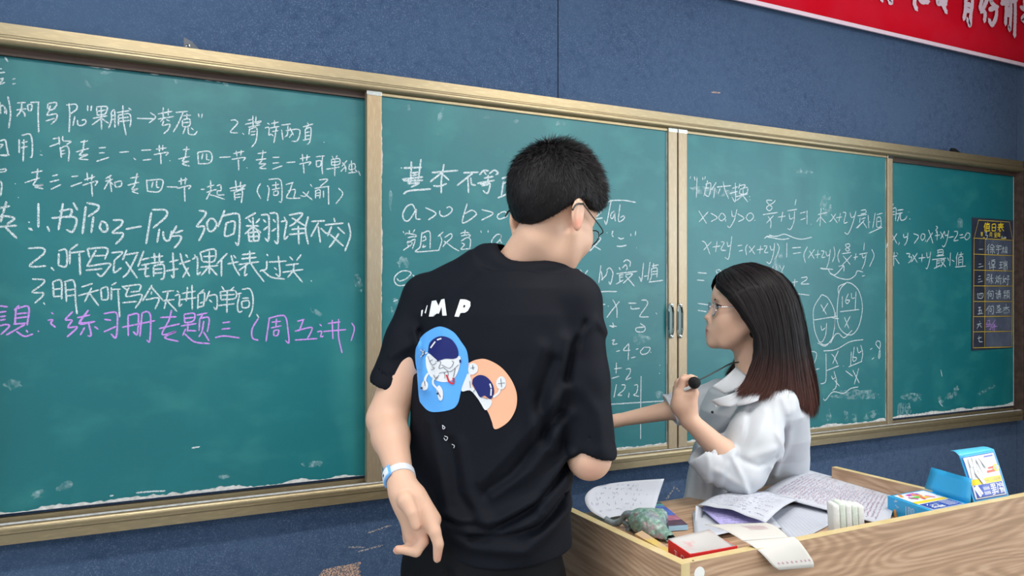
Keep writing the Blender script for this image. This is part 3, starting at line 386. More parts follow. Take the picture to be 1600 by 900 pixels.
gl = '1529,344 1577,347;1577,347 1582.5,375.5;1529,344 1522,372;1522,372 1520.5,543.5;1582.5,375.5 1581,542;1539.3,373 1538.5,543;' + ';'.join('1521,%s 1582,%s' % r for r in rows)
put(ribbons('g', parse(gl), YP - .0012, .0033, M_yline, step=20, jit=0), 'grid_lines', roster, 'yellow printed grid', 'stuff')
def wrp(name, reg, s, w, m, label=None):
    ox, oy, k = reg; sts = [[(ox + a * k, oy + b * k) for a, b in q] for q in parse(s)]; put(ribbons('w', sts, YP - .0016, w, m, step=.6, jit=.1), name, roster, label, 'stuff')
wrp('heading', K, '''300,135 280,190;290,170 290,235;300,150 350,148;322,130 322,160;305,165 305,225;305,165 342,163 342,225;308,185 340,183;308,205 340,203;295,232 352,230;375,155 375,232;375,155 415,155 415,232;375,192 415,192;375,230 415,230;445,155 510,152;450,172 505,170;440,190 512,187;478,135 478,190;470,190 445,220;465,205 462,235 480,228;480,190 512,232''', .0042, M_yel, 'bold yellow heading of three characters')
wrp('subheading', K, '243,250 270,248;243,265 270,263;245,280 268,280;257,255 255,300;350,255 350,300;350,255 372,255 372,302;355,270 368,270;355,285 368,285;405,255 428,255;428,255 428,275;405,275 428,275;405,255 405,275;402,285 430,285;400,303 432,303;416,275 416,303;440,262 455,262;442,250 442,292;453,250 453,292;438,292 457,292;462,255 462,305;462,255 468,255;468,255 468,303;272,308 290,308;480,318 540,322', .0026, M_yel, 'small yellow print')
wrp('chalk_name', K, '290,250 315,245 300,280 325,285 305,335;485,298 500,293;480,315 540,310 520,300', .0036, M_chalk, 'white chalk week number')
wrp('chalk_name', K, '345,385 320,420;340,415 315,460;335,440 332,502;375,385 350,420;375,390 405,420;355,430 400,425;378,425 378,500;350,450 400,447;365,465 355,490;390,460 405,490;440,390 442,405;420,410 480,405 475,420;430,425 465,422;420,450 480,445;450,425 448,500 435,495;490,430 495,450;515,425 508,445;505,410 503,460 485,492;505,465 515,487;530,420 528,480 550,475;550,415 550,495;540,410 540,478;222,447 268,445', .0036, M_chalk)
wrp('chalk_name', K, '220,620 250,618;215,657 275,643;340,590 350,600;330,620 350,617 347,670 362,660;365,575 410,570;370,590 370,625;370,590 405,588 405,622;385,570 385,590;370,625 405,622;370,640 405,637;360,660 415,655;388,625 390,697;460,600 500,595;460,630 495,627;478,600 478,665;455,670 500,660;530,580 528,605;510,590 512,608 550,605;550,588 550,605;505,625 555,620;515,640 512,690;515,640 550,637 550,690;530,640 528,710', .0036, M_chalk)
wrp('chalk_name', K, '218,765 240,760;212,800 245,793;212,832 262,820;315,750 345,745 342,775;318,780 340,778;318,782 312,805 345,803 338,842;375,745 360,775;350,790 390,785;368,740 365,852;368,800 387,842;415,780 420,795;445,770 438,790;430,755 430,810 410,847;432,812 447,837;475,755 455,767 455,832;455,790 490,785;475,790 475,862;515,755 505,800 535,837;540,780 500,842;500,795 545,790;550,760 572,760 555,785;545,800 580,795;562,800 558,862 545,855', .0036, M_chalk)
wrp('chalk_name', K2, '205,140 210,195;205,143 265,138 270,165 255,195 212,192;228,145 222,175;245,145 248,175;345,100 315,150;335,130 330,207;350,120 387,115 385,195 370,195;350,140 352,170 368,168 368,140 350,142;425,100 432,112;415,140 432,137 430,195 444,185;445,115 477,110;445,130 472,127;440,147 480,142;460,95 460,145;450,155 448,205;450,155 472,152 472,202;452,175 470,172;525,100 512,125;515,115 537,110;510,135 542,130;510,165 542,160;525,133 525,207;515,180 508,195;545,110 582,105;560,110 552,125;548,130 548,180;548,130 577,127 575,180;560,135 560,170 543,200;565,175 584,197', .0036, M_chalk)
wrp('chalk_name', K2, '215,305 245,300;232,305 225,370;215,342 250,335 245,375;208,380 267,372;345,280 303,342;330,310 330,382;345,300 390,290 388,375 372,370;348,320 350,348 368,345 368,318 348,320;430,285 467,280 430,320;435,290 482,325;455,320 455,355;435,338 477,333;423,363 492,355;503,310 577,300;540,263 540,342;535,310 503,347;545,310 582,342;515,360 520,374;535,360 538,374;552,355 556,369;570,350 577,364', .0036, M_chalk)
wrp('chalk_name', K2, '230,463 233,472;198,502 250,490;225,500 198,552;235,510 252,537;205,667 252,653;222,638 225,700 262,705', .0036, M_chalk)
wrp('chalk_name', K2, '320,460 347,455 345,490;320,475 310,505 362,500 358,562 343,555;303,530 352,518;412,448 375,510;385,512 412,508;373,532 437,522;405,490 403,577;385,535 385,572', .0036, M_pchalk, 'purple chalk name')
# red banner
YBn = YW - .03
ban = thing('banner', 'red cloth banner with pale brush lettering high on the felt wall', 'banner', onY(1380, 50, YBn))
pl = onY(1160, 0, YBn); z0 = pl[2] - .012; z0 = onY(1400, 54.5, YBn)[2]; xa = 1.62; xz = XR - .02
put(grid_solid('cloth', lambda u, v: np.array([xa + (xz - xa) * u, YBn + .004 * math.sin(u * 9) * (1 - v), z0 + .62 * v]), 60, 6, .003, M_red), 'cloth', ban)
put(prof_me('hem', [(YBn - .006, z0 - .012), (YBn - .008, z0 + .004), (YBn + .010, z0 + .006), (YBn + .014, z0 - .006)], xa, xz, M_letter), 'hem', ban, 'pale folded hem')
MB = (1160, 0, .275)
for i, s in enumerate(['770,-60 795,5;840,-40 845,12 830,4', '985,-50 978,20 992,56;985,-20 975,10;1000,-20 1020,8 1060,8', '1110,-60 1110,15 1135,20 1160,72;1165,-50 1152,30;1120,0 1150,5', '1270,-50 1268,50 1258,110;1262,-12 1305,-8 1298,80 1292,142 1278,105;1270,25 1297,28;1268,58 1295,60', '1372,-40 1352,45 1378,70 1375,122;1398,-20 1372,40 1355,70;1405,-45 1440,-20;1418,-10 1412,10 1442,45 1440,100 1418,140 1400,110;1402,55 1452,38', '1470,20 1560,0;1500,20 1495,140;1500,28 1525,20 1520,162 1512,150;1500,55 1522,52;1500,85 1522,82;1548,-30 1550,60 1546,208;1470,-30 1480,10', '1580,40 1620,70 1590,110 1640,130;1600,-20 1605,60']):
    ox, oy, k = MB; sts = [[(ox + a * k, oy + b * k) for a, b in q] for q in parse(s)]
    put(ribbons('l', sts, YBn - .009, .025, M_letter, step=1.5, jit=.25), 'lettering', ban, None, 'stuff')
# clips on the frame, marks on the wall
for (px, py, s, lab) in ((298, 66, 1.0, 'small grey binder clip standing on the left end of the top rail'), (1491, 231, 1.5, 'small black clip lying on the right end of the top rail')):
    c = onY(px, py, YF + .02); c[2] = ZT; k = .016 * s; V = [c + np.array(v) * k for v in [(-1.1, -.5, 0), (1.6, -.5, 0), (1.6, .6, 0), (-1.1, .6, 0), (-1.1, -.1, 2.1 * s), (-1.0, .1, 2.1 * s), (.2, .1, 1.5 * s * s), (.2, -.1, 1.5 * s * s)]]
    V = np.array(V); V[:, 2] = c[2] + (V[:, 2] - c[2]) * (1 if s == 1 else .28); cl = thing('binder_clip', lab, 'clip', c)
    put(mesh('c', V, [(3, 2, 1, 0), (0, 1, 7, 4), (1, 2, 6, 7), (2, 3, 5, 6), (3, 0, 4, 5), (4, 7, 6, 5)], mat('clip_grey', (.10, .11, .13), .35) if s == 1 else M_black), 'body', cl)
    if s == 1: put(tube_me('t', [c + np.array((-.014, -.009, .002)), c + np.array((-.010, -.010, .013)), c + np.array((-.004, -.009, .011)), c + np.array((-.002, -.009, .002))], .0015, M_steel), 'wire_arm', cl)
def felt_mark(pts, w, m, label): put(ribbons('m', parse(pts), YW - .0006, w, m, step=2), 'scuff', wb, label, 'stuff')
M_scuff = mat('pale_scuff', (.50, .45, .42), 1, alpha=(260, .40, .60, 0, .7))
M_scuffo = mat('peach_scuff', (.52, .36, .28), 1, alpha=(220, .38, .58, .1, .95))
felt_mark('1043,776 1050,768 1054,760;1056,762 1062,768;1040,779 1047,776', .006, M_scuff, 'pale scratch on the felt above the desk')
felt_mark('505,893 530,888 552,884 562,880;500,898 530,893 560,887;498,902 530,898 562,893;500,908 562,899', .013, M_scuffo, 'peach coloured scrape low on the felt')
felt_mark('545,855 570,855;575,833 600,824 612,821;560,862 598,852', .005, M_scuff, 'faint scratches low on the felt')
felt_mark('1112,144 1125,145', .006, M_scuffo, 'small orange fleck on the felt')
# ---------------------------------------------------------------- signed distance modelling (numpy) + surface nets
f32 = np.float32
def rc(p, a, b, ra, rb, sq=None):
    a = np.asarray(a, f32); b = np.asarray(b, f32); ab = b - a; pa = p - a; t = np.clip(pa @ ab / float(ab @ ab + 1e-12), 0, 1)
    d = pa - t[:, None] * ab
    if sq is not None:      # sq=(axis, factor): flatten along axis
        ax = np.asarray(sq[0], f32); ax = ax / np.linalg.norm(ax); k = d @ ax; d = d + ax * (k * (sq[1] - 1))[:, None]
    return np.sqrt((d * d).sum(1)) - (ra + (rb - ra) * t)
def chain(p, pts, rs, k=0.01, sq=None):
    d = None
    for i in range(len(pts) - 1):
        e = rc(p, pts[i], pts[i + 1], rs[i], rs[i + 1], sq); d = e if d is None else smin(d, e, k)
    return d
def el(p, c, r, R=None):
    q = p - np.asarray(c, f32)
    if R is not None: q = q @ np.asarray(R, f32)
    r = np.asarray(r, f32); k0 = np.sqrt(((q / r) ** 2).sum(1)); k1 = np.sqrt(((q / (r * r)) ** 2).sum(1)) + 1e-9; return k0 * (k0 - 1) / k1
def smin(a, b, k):
    h = np.clip(.5 + .5 * (b - a) / k, 0, 1); return b + (a - b) * h - k * h * (1 - h)
def smax(a, b, k): return -smin(-a, -b, k)
def ssub(a, b, k): return smax(a, -b, k)
def frame(f, up):
    f = np.array(f, float); f /= np.linalg.norm(f); up = np.array(up, float); s = np.cross(f, up); s /= np.linalg.norm(s); u = np.cross(s, f); return np.stack([s, f, u], 1)   # columns: right, forward, up
def sines(p, sc, seed=0):
    r = np.random.default_rng(seed); v = 0
    for i in range(5):
        k = r.normal(size=3); k = (k / np.linalg.norm(k) * sc * (1 + .7 * i)).astype(f32); v = v + np.sin(p @ k + f32(r.random() * 6.28)) / (1 + .6 * i)
    return v / 2.5
def sdf_mesh(name, fn, lo, hi, h, m, smooth=2, color=None, blk=4):
    lo = np.array(lo, float); hi = np.array(hi, float); nb = np.ceil((hi - lo) / (h * blk)).astype(int); H = h * blk
    cx = [lo[i] + (np.arange(nb[i]) + .5) * H for i in range(3)]
    C = np.stack(np.meshgrid(*cx, indexing='ij'), -1).reshape(-1, 3).astype(f32); dc = fn(C)
    near = np.abs(dc) < H * 1.35
    n = nb * blk; Fd = np.repeat(np.repeat(np.repeat(dc.reshape(nb), blk, 0), blk, 1), blk, 2).astype(f32)
    B = np.argwhere(near.reshape(nb)); off = np.stack(np.meshgrid(*[np.arange(blk)] * 3, indexing='ij'), -1).reshape(-1, 3)
    for s in range(0, len(B), 4000):
        I = (B[s:s + 4000, None, :] * blk + off[None]).reshape(-1, 3); pts = (lo + (I + .5) * h).astype(f32); Fd[I[:, 0], I[:, 1], I[:, 2]] = fn(pts)
    ins = Fd < 0; a = ins.astype(np.int8)
    sm = a[:-1, :-1, :-1] + a[1:, :-1, :-1] + a[:-1, 1:, :-1] + a[:-1, :-1, 1:] + a[1:, 1:, :-1] + a[1:, :-1, 1:] + a[:-1, 1:, 1:] + a[1:, 1:, 1:]
    cells = np.argwhere((sm > 0) & (sm < 8)); idx = -np.ones(sm.shape, np.int32); idx[cells[:, 0], cells[:, 1], cells[:, 2]] = np.arange(len(cells))
    cor = np.array([[i, j, k] for i in (0, 1) for j in (0, 1) for k in (0, 1)]); vals = np.stack([Fd[cells[:, 0] + c[0], cells[:, 1] + c[1], cells[:, 2] + c[2]] for c in cor], 1)
    acc = np.zeros((len(cells), 3)); cnt = np.zeros(len(cells))
    for i in range(8):
        for j in range(i + 1, 8):
            if np.abs(cor[i] - cor[j]).sum() == 1:
                x = (vals[:, i] < 0) != (vals[:, j] < 0); t = vals[:, i] / (vals[:, i] - vals[:, j] + 1e-12); acc[x] += (cor[i] + (cor[j] - cor[i]) * t[:, None])[x]; cnt[x] += 1
    V = lo + (cells + acc / cnt[:, None] + .5) * h; Q = []
    for ax in range(3):
        s0 = [slice(None)] * 3; s1 = [slice(None)] * 3; s0[ax] = slice(0, -1); s1[ax] = slice(1, None)
        u, w = [(1, 2), (2, 0), (0, 1)][ax]; E = np.argwhere(ins[tuple(s0)] != ins[tuple(s1)]); E = E[(E[:, u] > 0) & (E[:, w] > 0) & (E[:, u] < sm.shape[u]) & (E[:, w] < sm.shape[w])]
        fl = ins[E[:, 0], E[:, 1], E[:, 2]]; du = np.zeros(3, int); du[u] = 1; dw = np.zeros(3, int); dw[w] = 1
        q = np.stack([idx[tuple((E - d).T)] for d in (du + dw, dw, 0 * du, du)], 1); q = np.where(fl[:, None], q, q[:, ::-1]); Q.append(q)
    Q = np.concatenate(Q); Q = Q[(Q >= 0).all(1)]
    e = np.concatenate([Q[:, [0, 1]], Q[:, [1, 2]], Q[:, [2, 3]], Q[:, [3, 0]]])
    for _ in range(smooth):
        S = np.zeros_like(V); c = np.bincount(e.ravel(), minlength=len(V)).astype(float)
        for k in range(3): S[:, k] = np.bincount(e[:, 0], V[e[:, 1], k], len(V)) + np.bincount(e[:, 1], V[e[:, 0], k], len(V))
        V = V + .5 * (S / np.maximum(c, 1)[:, None] - V)
    me = bpy.data.meshes.new(name); me.vertices.add(len(V)); me.vertices.foreach_set('co', V.astype(f32).ravel()); me.loops.add(Q.size); me.loops.foreach_set('vertex_index', Q.astype(np.int32).ravel())
    me.polygons.add(len(Q)); me.polygons.foreach_set('loop_start', np.arange(0, Q.size, 4, dtype=np.int32)); me.polygons.foreach_set('use_smooth', np.ones(len(Q), bool)); me.update(calc_edges=True)
    if color is not None:
        cc = np.ones((len(V), 4), f32); cc[:, :3] = color(V.astype(f32)); at = me.color_attributes.new('Col', 'FLOAT_COLOR', 'POINT'); at.data.foreach_set('color', cc.ravel())
    me.materials.append(m); return me
def bvh(me):
    V = [v.co[:] for v in me.vertices]; return BVHTree.FromPolygons(V, [tuple(p.vertices) for p in me.polygons])
def pxuv(p, Z):     # world points -> photo pixel frame of an upright plane at depth Z (orthographic, used to lay out folds)
    q = p - np.array([0, 0, CAMZ], f32); return 800 + (q @ RT.astype(f32)) * (F / Z), HOR - q[:, 2] * (F / Z)
def fold(p, Z, pts, amp, w):
    u, v = pxuv(p, Z); d = None
    for a, b in zip(pts[:-1], pts[1:]):
        ax, ay = b[0] - a[0], b[1] - a[1]; t = np.clip(((u - a[0]) * ax + (v - a[1]) * ay) / (ax * ax + ay * ay), 0, 1); e = np.hypot(u - a[0] - t * ax, v - a[1] - t * ay); d = e if d is None else np.minimum(d, e)
    L_ = pts[0]; return amp * np.exp(-(d / w) ** 2)
M_skin = mat('skin', (.6, .36, .27), .48, spec=.35, attr='Col', sss=.25, bump=(500, .05))
M_skin.node_tree.nodes['Principled BSDF'].inputs['Subsurface Radius'].default_value = (.010, .004, .002)
M_tee = mat('black_jersey', (.0042, .0054, .0096), .72, spec=.13, sheen=.0, bump=(900, .12))
M_short = mat('black_shorts', (.004, .0045, .006), .75, spec=.15)
M_hair = mat('black_hair', (.012, .010, .010), 0.5, spec=.15, attr='Col')
M_blouse = mat('white_blouse', (.53, .55, .59), .8, spec=.15, sss=.15, bump=(1100, .2))
M_lip = mat('lips', (.42, .13, .12), .4)
# head in its own frame: x right, y forward, z up, origin midway between the ears; unit = metres at head height .23
def head(q, nose=1.0, female=False):
    F1 = 1.0 if female else 0.0; ez = .009 * F1; nz = .006 * F1
    d = el(q, (0, -.008, .052), (.076, .098, .086)); d = smin(d, el(q, (0, .042, .045), (.066, .052, .06)), .03)
    d = smin(d, el(q, (0, .040 + .006 * F1, -.020 - .004 * F1), (.058 if female else .061, .052 + .003 * F1, .062)), .025); d = smin(d, el(q, (0, .040 + .012 * F1, -.064), (.043 if female else .048, .044, .034)), .025)
    for s in (-1, 1):
        d = smin(d, el(q, (s * (.040 - .004 * F1), .066 + .002 * F1, -.020), (.022, .022, .024 + .006 * F1)), .03)
        d = smin(d, rc(q, (s * .054, .012, -.030), (s * .030, .055 + .010 * F1, -.080), .012, .012), .03)
    d = smin(d, el(q, (0, .076 + .015 * F1, -.083), (.019, .016, .017)), .02)
    d = smin(d, rc(q, (-.032, .084, .030 + ez), (.032, .084, .030 + ez), .008, .008), .02)
    for s in (-1, 1): d = ssub(d, el(q, (s * .031, .101, .012 + ez), (.019, .014, .013)), .014); d = smin(d, el(q, (s * .031, .077, .010 + ez), (.0155, .0155, .0125)), .004); d = ssub(d, el(q, (s * .033, .097, .0095 + ez), (.0155, .014, .0050)), .002)
    d = smin(d, rc(q, (0, .085, .018 + ez), (0, .102 + .004 * nose, -.018 + nz), .0065, .0085), .012); d = smin(d, el(q, (0, .105 + .003 * nose, -.021 + nz), (.0110, .0105, .0090)), .006)
    for s in (-1, 1): d = smin(d, el(q, (s * .0125, .098, -.026), (.0075, .009, .0075)), .005); d = ssub(d, el(q, (s * .006, .104, -.034), (.003, .004, .003)), .003)
    d = smin(d, el(q, (0, .080 + .009 * F1, -.050), (.028, .018, .020)), .022); LQ = .0085 * F1
    d = smin(d, el(q, (0, .0945 + LQ, -.0475), (.021, .0085, .0048)), .004); d = smin(d, el(q, (0, .0925 + LQ, -.0585), (.018, .0085, .0058)), .004)
    d = ssub(d, rc(q, (-.022, .101 + LQ, -.0525), (.022, .101 + LQ, -.0525), .0016, .0016), .003)
    for s in (-1, 1):
        c, sn = math.cos(.25), math.sin(.25); R = np.array([[1, 0, 0], [0, c, -sn], [0, sn, c]]); e = el(q, (s * .080, -.010, .002), (.0075, .018, .031), R); e = ssub(e, el(q, (s * .089, -.006, .004), (.006, .010, .018), R), .004)
        e = smin(e, el(q, (s * .080, -.001, -.024), (.005, .007, .009)), .008); d = smin(d, e, .006)
    return d
def skin_col(base, blush):
    def f(V, masks=()):
        return base
    return f
def fingers(p, specs, k=.004):
    d = None
    for pts, rs in specs: e = chain(p, pts, rs, .003); d = e if d is None else smin(d, e, .0015)
    return d
# ================================================================ the boy
boy = thing('person', 'young man seen from behind in a black astronaut T-shirt, one hand behind his back', 'person', (*P(770, 870, 1.66)[:2], 0))
al = math.radians(32); Tx = RT * math.cos(al) - FW * math.sin(al); Ty = RT * math.sin(al) + FW * math.cos(al)     # torso right / facing
HB = P(857, 342, 1.60); be = math.radians(42); fy = RT * math.sin(be) + FW * math.cos(be); fy = fy * math.cos(.42) - UP * math.sin(.42); RB = frame(fy, UP)
sB = 1.04
def inhead(p, O, R, s): return ((p - O.astype(f32)) @ R.astype(f32)) / f32(s)
LSh, RSh = P(667, 468, 1.71), P(893, 474, 1.57)
LE, LW = P(604, 655, 1.655), P(627, 752, 1.50)
RE, RW = P(921, 716, 1.53), P(905, 690, 1.74)
rows_b = [(400, 770, 850, 1.655, .06), (425, 712, 880, 1.655, .095), (450, 672, 904, 1.65, .108), (490, 652, 912, 1.645, .118), (540, 645, 912, 1.64, .122), (600, 642, 902, 1.64, .122), (680, 641, 889, 1.63, .118), (760, 637, 884, 1.62, .118), (820, 630, 884, 1.62, .124), (880, 620, 886, 1.62, .128), (1000, 615, 886, 1.62, .128)]
RA = np.array(rows_b, float); zz = CAMZ - (RA[:, 0] - HOR) / F * RA[:, 3]; cc_ = np.array([P((a + b) / 2, y, Z) for y, a, b, Z, _ in rows_b]); hw = (RA[:, 2] - RA[:, 1]) / 2 / F * RA[:, 3]; dep = RA[:, 4]
def loft(p, zz, C, A, B, tx, ty, n=2.4):
    z = p[:, 2]; o = np.argsort(zz); f = lambda v: np.interp(z, zz[o], np.asarray(v)[o]).astype(f32)
    u = (p[:, 0] - f(C[:, 0])) * tx[0] + (p[:, 1] - f(C[:, 1])) * tx[1]; v = (p[:, 0] - f(C[:, 0])) * ty[0] + (p[:, 1] - f(C[:, 1])) * ty[1]
    a, b = f(A), f(B); k = (np.abs(u / a) ** n + np.abs(v / b) ** n) ** (1 / n); return (k - 1) * np.minimum(a, b)
def weff(w, b, al): # half width seen -> true half width
    return np.sqrt(np.maximum(w * w - (b * math.sin(al)) ** 2, 1e-4)) / math.cos(al)
Aa = weff(hw, dep * .97, al)
def torso_b(p, shrink=0.0):
    return loft(p, zz, cc_, Aa - shrink, dep - shrink, Tx, Ty)
NB = P(800, 405, 1.66)      # neck base
def boy_body(p):
    q = inhead(p, HB, RB, sB); d = head(q) * sB
    d = smin(d, rc(p, P(842, 372, 1.60), P(806, 424, 1.65), .050, .050), .015); d = smin(d, rc(p, P(808, 432, 1.655), P(800, 470, 1.66), .054, .085), .02)
    d = smin(d, rc(p, P(800, 450, 1.66), LSh, .050, .045), .03); d = smin(d, rc(p, P(800, 450, 1.66), RSh, .050, .045), .03)
    d = smin(d, np.maximum(np.maximum(torso_b(p, .022), p[:, 2] - NB[2] + .05), .97 - p[:, 2]), .03)
    d = smin(d, chain(p, [LSh, LE], [.046, .041], .01), .02)
    mid = LE + (LW - LE) * .3
    d = smin(d, chain(p, [LE, mid, LW], [.038, .037, .0245], .02), .02)
    d = smin(d, chain(p, [RSh, RE], [.046, .041], .01), .02); d = smin(d, chain(p, [RE, RW], [.037, .027], .01), .02)
    # left hand behind the back: palm towards the camera, thumb across it, index straight, others folded
    w = LW; Z = 1.485
    pal = smin(rc(p, P(633, 772, Z), P(660, 815, Z - .01), .026, .024, (FW, 1.25)), rc(p, P(650, 775, Z), P(676, 812, Z - .008), .020, .017), .015)
    pal = smin(pal, rc(p, P(627, 770, Z), P(643, 838, Z - .002), .020, .014), .015)
    pal = smin(pal, rc(p, w, P(640, 785, Z), .0255, .026, (FW, 1.15)), .02); d = smin(d, pal, .012)
    fs = [([P(634, 782, Z - .028), P(643, 800, Z - .036), P(649, 822, Z - .038)], [.017, .0125, .0095]),
          ([P(664, 798, Z - .012), P(679, 830, Z - .024), P(685, 850, Z - .026), P(683, 873, Z - .022)], [.0155, .0125, .0105, .0082]),
          ([P(655, 822, Z - .010), P(661, 845, Z - .014), P(650, 862, Z - .022), P(622, 858, Z - .028)], [.0145, .0118, .0105, .0080]),
          ([P(645, 828, Z), P(648, 848, Z - .002), P(638, 857, Z - .006), P(620, 860, Z - .012)], [.0135, .0110, .0095, .0080]),
          ([P(636, 826, Z + .010), P(637, 843, Z + .012), P(645, 850, Z + .010), P(655, 846, Z)], [.0115, .0095, .0085, .0075])]
    d = smin(d, fingers(p, fs), .006)
    # hidden right hand: half closed round nothing, in front of the chest
    h = RW; fw = Ty; lft = -Tx
    d = smin(d, rc(p, h, h + lft * .06 + fw * .02, .026, .028, (UP, .8)), .012)
    for i in range(4):
        a = h + lft * .085 + fw * .025 + UP * (.027 - .018 * i); d = smin(d, chain(p, [a, a + lft * .03 + fw * .005, a + lft * .045 - fw * .015], [.0095, .0085, .0075], .003), .004)
    d = smin(d, chain(p, [h + lft * .03 + UP * .02, h + lft * .055 + UP * .045, h + lft * .08 + UP * .05], [.012, .010, .0085], .003), .006)
    # pelvis and legs down to the floor
    for s in (-1, 1):
        hip = cc_[-2] * [1, 1, 0] + Tx * s * .085 + UP * .86; kn = cc_[-2] * [1, 1, 0] + Tx * s * .10 + UP * .47; an = cc_[-2] * [1, 1, 0] + Tx * s * .11 + UP * .08 - Ty * .01
        d = smin(d, chain(p, [hip, kn, kn - UP * .12 - Ty * .012, an], [.080, .052, .053, .034], .03), .03)
        d = smin(d, rc(p, an - UP * .035, an - UP * .05 + Ty * .16, .034, .028, (UP, 1.2)), .02)
    d = smin(d, el(p, cc_[-2] * [1, 1, 0] + UP * .92, (.145, .10, .12), np.stack([Tx, Ty, UP], 1)), .04)
    return d
def tint(base, spots):
    def f(V):
        c = np.tile(np.array(base, f32), (len(V), 1))
        for ctr, r, colr, w in spots:
            d = np.linalg.norm(V - np.asarray(ctr, f32), axis=1); k = np.clip(np.clip(1 - d / r, 0, 1) ** 1.5 * w, 0, 1)[:, None]; c = c * (1 - k) + np.array(colr, f32) * k
        return c
    return f
def hw_(O, R, s, x, y, z): return O + R @ np.array([x, y, z]) * s
bc = (.63, .395, .285)
bsp = [(P(690, 868, 1.46), .02, (.66, .26, .20), .8), (P(617, 858, 1.46), .02, (.66, .28, .22), .8), (P(650, 822, 1.45), .016, (.68, .30, .24), .7), (P(661, 835, 1.47), .03, (.66, .30, .23), .5), (hw_(HB, RB, 1, .085, -.004, -.018), .024, (.66, .20, .13), .9), (P(925, 735, 1.5), .04, (.66, .32, .25), .6), (P(880, 415, 1.6), .06, (.62, .30, .21), .5)]
LOb = [P(800, 500, 1.65)[0] - .42, P(800, 500, 1.65)[1] - .42, 0.0]; HIb = [P(800, 500, 1.65)[0] + .42, P(800, 500, 1.65)[1] + .42, 1.86]
put(sdf_mesh('body', boy_body, [P(760, 500, 1.65)[0] - .36, P(760, 500, 1.65)[1] - .36, 0], [P(760, 500, 1.65)[0] + .42, P(760, 500, 1.65)[1] + .36, 1.86], .0034, M_skin, 2, tint(bc, bsp)), 'body', boy)
SLe, SRe = P(612, 592, 1.675), P(921, 690, 1.535)
sldir = (SLe - LSh) / np.linalg.norm(SLe - LSh); srdir = (SRe - RSh) / np.linalg.norm(SRe - RSh)
hl = -np.cross(Ty, (P(638, 602, 1.66) - P(583, 577, 1.69))); hl = hl / np.linalg.norm(hl) * (1 if hl[2] < 0 else -1)
hr = -np.cross(Ty, (P(960, 704, 1.53) - P(884, 676, 1.55))); hr = hr / np.linalg.norm(hr) * (1 if hr[2] < 0 else -1)
